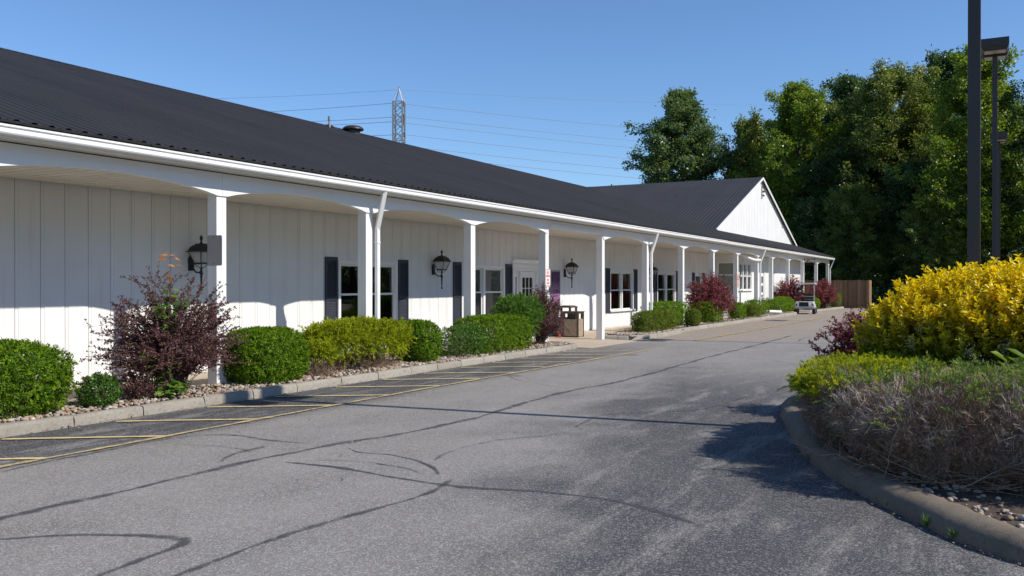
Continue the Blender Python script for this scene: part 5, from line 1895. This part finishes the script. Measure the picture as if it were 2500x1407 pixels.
# island: lime cypress with dead front
lime = spray_meshes(.80, .74, .26, .86, 4200, 57, M['lime'], .12, .038, .0085, 20, p=2.8, rough=.12, side=lambda P, r: ((P[:, 2] > .68 - .10 * lumps(P * 4, 3)) | ((P[:, 1] > .45) & (P[:, 2] > .55))) | (r.random(len(P)) < .04))
plant('cypress_hedge', 'low lime-green cypress with dead brown front at the island tip', 'hedge', (9.55, 1.02, GZ), (('foliage', lime), ('dead_branch', twig_mesh(.76, .70, .68, 260, 58, M['dead_twig_dark'], .004, subs=6, br=.8)), ('dead_branch', brush_mesh(.78, .72, .02, .86, 3000, 158, M['dead_twig_dark'], lambda P, r: P[:, 2] < .75)), ('dead_branch', brush_mesh(.80, .74, .10, .88, 1500, 159, M['dead_twig'], lambda P, r: P[:, 2] < .80))), 'island conifers')
def keep_j(P, r):
    # living sprays on top and in patches on the right flank; the near left flank has died back
    lp = lumps(P * np.array([3.1, 3.1, 4.0]), 5)
    top = P[:, 2] > .73 - .25 * lp + np.where(P[:, 1] > .45, .12, 0)
    patch = (P[:, 1] < .35) & (lp > .28)
    return top | patch | (r.random(len(P)) < .03)
jun = spray_meshes(.80, 1.85, .08, .92, 6500, 59, M['juniper'], .16, .040, .0075, 22, p=2.4, rough=.16, side=keep_j, droop=.4)
plant('juniper_bush', 'sprawling half-dead juniper at the right picture edge', 'bush', (8.35, -.58, GZ), (('foliage', jun), ('dead_branch', twig_mesh(.80, 1.78, .80, 420, 60, M['dead_twig_dark'], .004, subs=6, br=.85)), ('dead_branch', twig_mesh(.86, 1.85, 1.0, 60, 61, M['dead_twig'], .004, subs=6, br=.85)), ('dead_branch', brush_mesh(.78, 1.80, -.02, .86, 5500, 160, M['dead_twig_dark'], lambda P, r: P[:, 2] < .90)), ('dead_branch', brush_mesh(.80, 1.84, .12, .89, 3300, 161, M['dead_twig'], lambda P, r: (P[:, 2] < .92) & (lumps(P * 2.3, 9) > -.25)))), 'island conifers')
# broad-leaved weed between juniper and privet
rw = np.random.default_rng(66)
nw = 16
Pw = np.stack([rw.normal(0, .05, nw), rw.normal(0, .05, nw), rw.uniform(.75, .92, nw)], 1)
aw = rw.uniform(0, 2 * PI, nw)
Dw = np.stack([np.cos(aw), np.sin(aw), rw.uniform(.2, .8, nw)], 1)
Vw, Fw = ovals(Pw, Dw, rw.uniform(.14, .24, nw), rw.uniform(.06, .09, nw), rw, np.tile(np.array([[0, 0, 1.]]), (nw, 1)))
tw_ = thing('broadleaf_weed', 'pale broad-leaved weed poking up at the right edge below the yellow shrub', 'weed', (9.30, -.22, GZ))
link('foliage', np_mesh('foliage', Vw, Fw, M['weed'], np.repeat(rw.uniform(.5, 1, nw), 6)), tw_)
link('stem', np_mesh('stem', *chains(np.stack([np.linspace([x_ * .5, y_ * .5, 0], [x_, y_, z_], 5) for x_, y_, z_ in Pw]), .006, .003), M['twig']), tw_)

# ---- golden privet
def privet_meshes(rx, ry, h, n, seed):
    r = np.random.default_rng(seed)
    d = rand_dir(r, n)
    d[:, 2] = np.where(d[:, 2] < -.35, -d[:, 2], d[:, 2])
    d = unit(d)
    p = 2.3
    q = d / np.maximum(np.sum(np.abs(d) ** p, 1, keepdims=True) ** (1 / p), 1e-6)
    outer = r.random(n) < .68
    rad = (1 + .07 * lumps(d * 2.4, seed) + .05 * r.normal(size=n)) * np.where(outer, 1 - np.abs(r.normal(0, .05, n)), r.uniform(.6, .93, n))
    zc, rz = h * .52, h * .48
    P = q * rad[:, None] * np.array([rx, ry, rz]) + np.array([0, 0, zc])
    nr = unit(q / np.array([rx, ry, rz]))
    ax = unit(nr * .55 + .30 * r.normal(size=(n, 3)) + np.array([0, 0, .75]))
    Ls = r.uniform(.14, .34, n)
    B = P - ax * Ls[:, None] * .7
    E = P + ax * Ls[:, None] * .3
    C = bezier(B, (B + E) / 2 + r.normal(0, .01, (n, 3)), E, 5)
    V, F = chains(C, .0035, .0015)
    # main trunks
    k = 60
    T = P[r.integers(0, n, k)] * .85
    Bm = np.stack([r.normal(0, .15, k), r.normal(0, .15, k), np.zeros(k)], 1)
    V2, F2 = chains(bezier(Bm, (Bm + T) / 2 * np.array([.7, .7, 1.1]), T, 8), .014, .004)
    st = np_mesh('stem', *join([(V, F), (V2, F2)]), M['twig'])
    # opposite leaf pairs up each shoot
    pairs = 9
    t = np.tile(np.linspace(.12, 1, pairs), n)
    AX, LR, PB = np.repeat(ax, pairs, 0), np.repeat(Ls, pairs), np.repeat(B, pairs, 0)
    s0 = np.repeat(unit(np.cross(ax, rand_dir(r, n))), pairs, 0)
    tw = np.tile(np.arange(pairs) % 2, n)[:, None]
    s = np.where(tw == 1, s0, np.cross(AX, s0))
    pos = PB + AX * (t * LR)[:, None]
    VV, FF, RR = [], [], []
    # golden where the shoot is young, greener on old wood and on the shoots low on the shrub
    hz = np.repeat(np.clip((P[:, 2] / h - .42) / .36, 0, 1), pairs)
    for sg in (-1, 1):
        D = unit(AX * (.45 + .6 * t[:, None]) + s * sg * .95 + .18 * r.normal(size=(len(t), 3)))
        LL = .072 * r.uniform(.7, 1.25, len(t)) * (1.1 - .35 * t)
        v, f = ovals(pos, D, LL, LL * .50, r, AX)
        VV.append(v)
        FF.append(f)
        a = np.clip(.15 + .42 * hz + .36 * t * hz + .10 * t + .10 * r.normal(size=len(t)), 0, 1)
        RR.append(np.repeat(a, 6))
    V, F = join(list(zip(VV, FF)))
    fol = np_mesh('foliage', V, F, M['privet'], np.concatenate(RR))
    # blossom heads on the shaded side
    m = 9
    idx = r.choice(np.where((P[:, 2] < h * .62) & (P[:, 2] > h * .25) & outer & (P[:, 0] < 0) & (P[:, 1] > -.3))[0], m, replace=False)
    PP = np.repeat(E[idx], 120, 0) + r.normal(0, .03, (m * 120, 3)) * np.array([.8, .8, 1.3])
    V, F = kites(PP, rand_dir(r, len(PP)), .012, .01, r)
    fl = np_mesh('blossom', V, F, M['flower'], np.repeat(r.random(len(PP)), 4))
    return fol, st, fl
f, s, fl = privet_meshes(1.18, 1.75, 1.76, 3900, 61)
plant('privet_shrub', 'big golden yellow privet shrub around the nearest lamp pole', 'shrub', (10.75, -.52, GZ), (('foliage', f), ('stem', s), ('blossom', fl)))

# ---- maple seedlings
def maple_leaf_batch(P, D, Nn, S_, r):
    """five-lobed leaves, fan of triangles padded to quads"""
    out = [(0, 0), (.16, -.10), (.46, .02), (.26, .18), (.50, .48), (.24, .44), (0, 1.0), (-.24, .44), (-.50, .48), (-.26, .18), (-.46, .02), (-.16, -.10)]
    n = len(P)
    D = unit(D)
    A = unit(np.cross(D, Nn + .2 * r.normal(size=(n, 3))))
    U = np.cross(A, D)
    c = np.array(out)
    V = P[:, None] + (A[:, None] * c[None, :, 0:1] + D[:, None] * c[None, :, 1:2] + U[:, None] * (-.22 * np.abs(c[None, :, 0:1]))) * S_[:, None, None]
    q = np.array([(0, 1, 2, 3), (0, 3, 4, 5), (0, 5, 6, 7), (0, 7, 8, 9), (0, 9, 10, 11)])
    F = (np.arange(n)[:, None, None] * 12 + q[None]).reshape(-1, 4)
    return V.reshape(-1, 3), F
def maple_sapling(name, label, loc, paths, n, size, seed, top_orange=0):
    r = np.random.default_rng(seed)
    t = thing(name, label, 'sapling', loc, 0, 'maple saplings in the bed')
    st, P, D, orange = [], [], [], []
    for pth in paths:
        pth = np.array(pth, float)
        st.append(chains(pth[None], .006, .002))
        ln = len(pth)
        for k in range(n):
            u = r.uniform(.25, 1) * (ln - 1.001)
            i = int(u)
            b = pth[i] + (pth[i + 1] - pth[i]) * (u - i)
            a = r.uniform(0, 2 * PI)
            d = np.array([math.cos(a), math.sin(a), r.uniform(-.3, .5)])
            e = b + d * r.uniform(.03, .10)
            st.append(prisms(b[None], e[None], .0015, .001))
            P.append(e)
            D.append(d + np.array([0, 0, -.45]))
            orange.append(b[2])
    P, D, hz = np.array(P), np.array(D), np.array(orange)
    link('stem', np_mesh('stem', *join(st), M['twig']), t)
    S_ = size * r.uniform(.6, 1.2, len(P))
    Nn = np.tile(np.array([[0, -.4, 1.0]]), (len(P), 1))
    lim = top_orange if top_orange else 99
    for nm, sel, mt in (('leaf_cluster', hz < lim, 'maple'), ('young_leaf_cluster', hz >= lim, 'maple_orange')):
        if sel.any():
            V, F = maple_leaf_batch(P[sel], D[sel], Nn[sel], S_[sel], r)
            stuff(link(nm, np_mesh(nm, V, F, M[mt], np.repeat(r.random(sel.sum()), 12)), t))
    return t
maple_sapling('maple_sapling', 'maple sapling with orange top leaves growing through the tall barberry', (8.66, 10.12, GZ),
              [[(0, 0, 0), (.02, .02, .6), (-.01, 0, 1.1), (.0, -.02, 1.55)], [(0, 0, .0), (.0, -.02, 1.55), (.005, -.02, 1.80), (0, -.02, 2.02)], [(0, 0, .9), (.12, -.05, 1.25), (.2, -.1, 1.45)], [(0, 0, .9), (-.15, -.05, 1.2), (-.25, -.08, 1.35)]], 22, .105, 71, 1.70)
maple_sapling('maple_sapling', 'leafy green maple seedling low at the foot of the tall barberry', (8.60, 10.10, GZ),
              [[(0, 0, 0), (-.05, -.04, .2), (-.06, -.06, .45)], [(0, 0, 0), (.12, -.05, .15), (.2, -.06, .28)], [(0, 0, 0), (-.2, .02, .4), (-.3, .05, .75)], [(0, 0, 0), (.05, -.08, .12), (.1, -.12, .2)]], 26, .11, 72)

# leaf litter, kerb weeds
r = np.random.default_rng(81)
n = 420
x = r.uniform(4, 22, n)
y = np.where(r.random(n) < .8, 9.77 - np.abs(r.normal(0, .05, n)), r.uniform(7.5, 9.7, n))
P = np.stack([x, y, np.full(n, .019) + r.random(n) * .006], 1)
a = r.uniform(0, 2 * PI, n)
D = np.stack([np.cos(a), np.sin(a), r.uniform(-.05, .25, n)], 1)
V, F = kites(P, D, r.uniform(.02, .06, n), r.uniform(.012, .03, n), r, 3.0)
n2 = 900
i = r.integers(0, len(isp), n2)
q = np.array([(p.x, p.y) for p in isp])[i]
dirn = unit(q - np.array([[11, -.8]]))
q = q + dirn * np.abs(r.normal(0, .05, n2))[:, None]
P2 = np.stack([q[:, 0], q[:, 1], np.full(n2, .02)], 1)
a = r.uniform(0, 2 * PI, n2)
V2, F2 = kites(P2, np.stack([np.cos(a), np.sin(a), r.uniform(-.05, .2, n2)], 1), r.uniform(.012, .04, n2), r.uniform(.006, .014, n2), r, 3.0)
n3 = 9
P3 = np.stack([r.uniform(6, 14, n3), r.uniform(2.5, 7.5, n3), np.full(n3, .026)], 1)
a = r.uniform(0, 2 * PI, n3)
V3, F3 = kites(P3, np.stack([np.cos(a), np.sin(a), np.full(n3, .1)], 1), .05, .03, r, 3.0)
VV, FF = join([(V, F), (V2, F2), (V3, F3)])
o = stuff(link('leaf_litter', np_mesh('leaf_litter', VV, FF, M['litter'], np.repeat(r.random(n + n2 + n3), 4))))
tag(o, 'dry brown leaf litter gathered along the kerbs', 'leaf litter')
for k, (wx, wy, hh) in enumerate([(7.42, .70, .09), (6.95, .42, .11), (6.72, .24, .12), (9.05, 1.58, .07)]):
    n = 26
    P = np.tile(np.array([[wx, wy, .005]]), (n, 1)) + r.normal(0, .012, (n, 3)) * np.array([1, 1, 0])
    D = rand_dir(r, n) * .5 + np.array([0, 0, .8])
    V, F = kites(P, D, hh * r.uniform(.5, 1.1, n), .010, r, 0)
    o = link('kerb_weed', np_mesh('kerb_weed', V, F, M['weed'], np.repeat(r.random(n), 4)))
    tag(o, ['small grass tuft at the island kerb nearest the shrub shadow', 'leafy weed at the island kerb, middle of the three near ones', 'grassy weed at the island kerb nearest the lower right corner', 'tiny weed tuft at the island tip'][k], 'weed', 'weeds along the island kerb')

# far lawn blades
n = 9000
P = np.stack([r.uniform(61.5, 78, n), r.uniform(-2, 9, n), np.zeros(n)], 1)
keep = (P[:, 0] > 67.7) | (P[:, 1] < 7.1)
P = P[keep]
n = len(P)
V, F = kites(P, rand_dir(r, n) * .5 + np.array([0, 0, 1.]), r.uniform(.05, .14, n), .03, r)
tag(stuff(link('grass', np_mesh('grass', V, F, M['weed'], np.repeat(r.random(n), 4)))), 'bright green grass strip in front of the fence and woods', 'grass')

# ------------------------------------------------------------------ trees
def tree_meshes(H, R, zlo, seed, mat, nl=60, ns=8, clump=16, leaf=.30, shape=1.0, upb=.5, cl=.42):
    r = np.random.default_rng(seed)
    # trunk
    S = 14
    tz = np.linspace(0, H * .95, S)
    wob = np.cumsum(r.normal(0, .10, (S, 2)), 0) * np.linspace(0, 1, S)[:, None]
    Tk = np.concatenate([wob, tz[:, None]], 1)
    b = MB()
    b.tube([tuple(p) for p in Tk], [max(.03, H * .016 * (1 - .93 * k / (S - 1))) for k in range(S)], 9)
    # limbs
    u = np.sort(r.random(nl) ** .85)
    z0 = zlo + (H * .93 - zlo) * u
    env = np.minimum(1, .45 + u * 2.4) * (1 - u ** 1.25) ** shape * R
    env *= r.uniform(.52, 1.32, nl)
    env = np.maximum(env, R * .10)
    ph = np.arange(nl) * 2.399 + r.normal(0, .35, nl)
    ti = np.clip((z0 / (H * .95) * (S - 1)), 0, S - 1.001)
    i0 = ti.astype(int)
    B = Tk[i0] + (Tk[i0 + 1] - Tk[i0]) * (ti - i0)[:, None]
    rise = env * (upb * (.45 + .9 * u)) * r.uniform(.6, 1.3, nl)
    T = B + np.stack([np.cos(ph) * env, np.sin(ph) * env, rise], 1)
    T[:, 2] = np.minimum(T[:, 2], H)
    Cc = B * .45 + T * .55 + np.stack([np.zeros(nl), np.zeros(nl), -rise * .25], 1)
    C = bezier(B, Cc, T, 8)
    C[:, 1:] += r.normal(0, .07, C[:, 1:].shape)
    V1, F1 = chains(C, H * .0042, .02)
    # secondary branches
    m = nl * ns
    si = np.repeat(np.arange(nl), ns)
    t = np.tile(np.linspace(.28, .98, ns), nl) + r.normal(0, .03, m)
    t = np.clip(t, .2, .999) * 7
    i1 = np.minimum(t.astype(int), 6)
    P = C[si, i1] + (C[si, i1 + 1] - C[si, i1]) * (t - i1)[:, None]
    tg = unit(C[si, i1 + 1] - C[si, i1])
    d = unit(tg * .8 + .75 * r.normal(size=(m, 3)) + np.array([0, 0, .30]))
    Lb = np.repeat(env, ns) * r.uniform(.14, .34, m) + .35
    E = P + d * Lb[:, None]
    BC = bezier(P, (P + E) / 2 + r.normal(0, .08, (m, 3)), E, 5)
    V2, F2 = chains(BC, .022, .008)
    br = np_mesh('branch', *join([(V1, F1), (V2, F2)]), M['bark'])
    # leaf clumps along the secondaries
    nc = 3
    cu = np.tile(np.array([.40, .72, 1.0]), m)
    ci = np.repeat(np.arange(m), nc)
    pc = P[ci] + (E[ci] - P[ci]) * cu[:, None] + r.normal(0, .10, (m * nc, 3))
    k = clump
    cs = np.repeat(cl * r.uniform(.6, 1.25, m * nc), k)
    off = r.normal(size=(m * nc * k, 3)) * np.array([1, 1, .62])
    PP = np.repeat(pc, k, 0) + off * cs[:, None] * .62
    DD = unit(off * .6 + rand_dir(r, len(PP)) + np.array([0, 0, -.25]))
    V, F = kites(PP, DD, leaf * r.uniform(.6, 1.2, len(PP)), leaf * .72 * r.uniform(.6, 1.1, len(PP)), r, .7, .5, .2)
    a = np.clip(np.repeat(.42 + .18 * r.normal(size=m * nc), k) + .16 * r.normal(size=len(PP)), 0, 1)
    cr = np_mesh('crown', V, F, mat, np.repeat(a, 4))
    tr = b.mesh('trunk', M['bark'], True)
    return tr, br, cr

def tree(label, x, y, meshes, rz=0.0, sc_=(1, 1, 1), group=None, name='deciduous_tree'):
    t = thing(name, label, 'tree', (x, y, -.05), rz, group)
    for nme, me in zip(('trunk', 'branch', 'crown'), meshes):
        link(nme, me, t)
    t.scale = sc_
    return t
GW = 'trees of the wood behind the building'
ta = tree_meshes(24.3, 6.6, 5.0, 101, M['tree_a'], 84, 9, 30, .27, .72, .50, .40)
tb = tree_meshes(22.8, 6.2, 3.0, 102, M['tree_b'], 80, 9, 30, .26, .66, .80, .40)
tc = tree_meshes(22.3, 6.6, 2.5, 103, M['tree_c'], 80, 9, 30, .26, .50, .70, .40)
td = tree_meshes(21.3, 6.0, 2.0, 104, M['tree_d'], 80, 9, 28, .27, .60, .62, .42)
te = tree_meshes(17.2, 4.8, 2.0, 105, M['tree_c'], 64, 8, 28, .25, .60, .75, .38)
tree('broad dark maple standing alone left of the wood, above the gable roof', 97.0, 30.8, ta, .3, (1.15, 1.15, 1), GW)
tree('smaller olive tree between the lone maple and the wood', 97.5, 23.6, te, 1.0, (1, 1, 1.18), GW)
tree('bright green upright tree at the left end of the wood', 93.5, 17.2, tb, .5, (1, 1, 1), GW)
tree('tall dark tree behind the bright green tree', 102.0, 12.8, td, 2.0, (1.1, 1.1, 1.16), GW)
tree('olive-green bushy tree in the middle of the wood', 92.0, 9.0, tc, .2, (1, 1, 1.02), GW)
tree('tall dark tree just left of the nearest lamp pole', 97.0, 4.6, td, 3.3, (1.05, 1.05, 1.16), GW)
tree('pale-leaved upright tree right of the nearest lamp pole', 83.5, 1.6, tb, 2.6, (.95, .95, .97), GW)
tree('dark tree at the right edge of the picture', 86.0, -4.6, ta, 1.9, (.95, .95, .89), GW)
for k, (x, y, ms, rz, s) in enumerate([(104, 20, td, 1.1, 1.0), (108, 8, ta, 2.2, .98), (104, -1, td, .4, 1.02), (98, -9, tc, 1.4, 1.0), (112, 15, tc, 2.9, 1.02), (88, -12, td, .9, .95), (106, 26, te, 2.0, 1.0), (90, 14.0, td, 4.0, .70), (86.5, 7.0, td, 5.1, .62), (84, 11.0, te, 3.1, .62), (81, 4.8, te, 5.5, .55)]):
    tree('tree crowded among others in the dark interior of the wood', x, y, ms, rz, (s, s, s), GW)
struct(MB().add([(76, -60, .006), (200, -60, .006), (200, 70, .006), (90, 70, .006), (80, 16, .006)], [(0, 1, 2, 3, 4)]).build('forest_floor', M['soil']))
r = np.random.default_rng(119)
n = 42000
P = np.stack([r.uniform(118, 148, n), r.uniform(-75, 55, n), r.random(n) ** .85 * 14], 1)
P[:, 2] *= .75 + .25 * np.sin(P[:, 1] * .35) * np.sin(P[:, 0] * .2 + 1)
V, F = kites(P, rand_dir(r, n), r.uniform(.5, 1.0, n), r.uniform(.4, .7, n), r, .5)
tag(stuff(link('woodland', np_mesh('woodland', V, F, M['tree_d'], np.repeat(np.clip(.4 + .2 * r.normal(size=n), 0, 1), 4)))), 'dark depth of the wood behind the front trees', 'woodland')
# undergrowth that closes the foot of the wood
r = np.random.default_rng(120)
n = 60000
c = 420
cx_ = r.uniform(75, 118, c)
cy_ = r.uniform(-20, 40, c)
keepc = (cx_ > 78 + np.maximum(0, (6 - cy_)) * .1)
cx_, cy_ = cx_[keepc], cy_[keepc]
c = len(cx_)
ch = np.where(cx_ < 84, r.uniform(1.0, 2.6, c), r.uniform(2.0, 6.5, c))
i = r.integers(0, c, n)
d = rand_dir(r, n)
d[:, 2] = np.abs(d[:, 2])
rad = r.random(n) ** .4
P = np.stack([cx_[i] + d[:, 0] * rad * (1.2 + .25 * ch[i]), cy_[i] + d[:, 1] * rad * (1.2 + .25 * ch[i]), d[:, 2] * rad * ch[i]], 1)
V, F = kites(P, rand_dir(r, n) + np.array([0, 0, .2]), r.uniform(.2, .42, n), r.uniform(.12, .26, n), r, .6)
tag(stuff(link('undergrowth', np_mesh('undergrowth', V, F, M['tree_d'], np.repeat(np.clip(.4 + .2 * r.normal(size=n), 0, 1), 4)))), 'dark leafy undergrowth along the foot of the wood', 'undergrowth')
c2 = 90
x2, y2, h2 = r.uniform(-15, 100, c2), r.uniform(-47, -39, c2), r.uniform(3, 7, c2)
i2 = r.integers(0, c2, 14000)
d2 = rand_dir(r, 14000)
d2[:, 2] = np.abs(d2[:, 2])
q2 = r.random(14000) ** .4
P2 = np.stack([x2[i2] + d2[:, 0] * q2 * 3, y2[i2] + d2[:, 1] * q2 * 2, d2[:, 2] * q2 * h2[i2]], 1)
V2, F2 = kites(P2, rand_dir(r, 14000), r.uniform(.4, .9, 14000), r.uniform(.3, .6, 14000), r, .4)
tag(stuff(link('undergrowth', np_mesh('undergrowth', V2, F2, M['tree_d'], np.repeat(r.random(14000) * .8, 4)))), 'leafy thicket across the lot that shows as dark reflection in the windows', 'undergrowth')
# trees across the lot behind the viewer, seen only as dark reflections in the windows
for k, (x, y, ms, rz, s) in enumerate([(8, -44, tc, .3, .8), (20, -42, td, 1.3, .9), (31, -45, ta, 2.3, .85), (43, -42, td, .9, .9), (55, -44, tc, 4.3, .9), (68, -42, td, 3.3, .9), (82, -40, ta, 1.3, .9), (-6, -45, td, 2.2, .9), (37, -50, tc, 5, 1.0), (61, -50, ta, 5, .9), (14, -50, td, 4, .9), (26, -52, tc, 4, .9), (49, -52, td, 4, .9), (95, -38, td, 4, .9)]):
    tree('tree across the lot that shows as dark reflection in the windows', x, y, ms, rz, (s, s, s), 'trees across the lot')
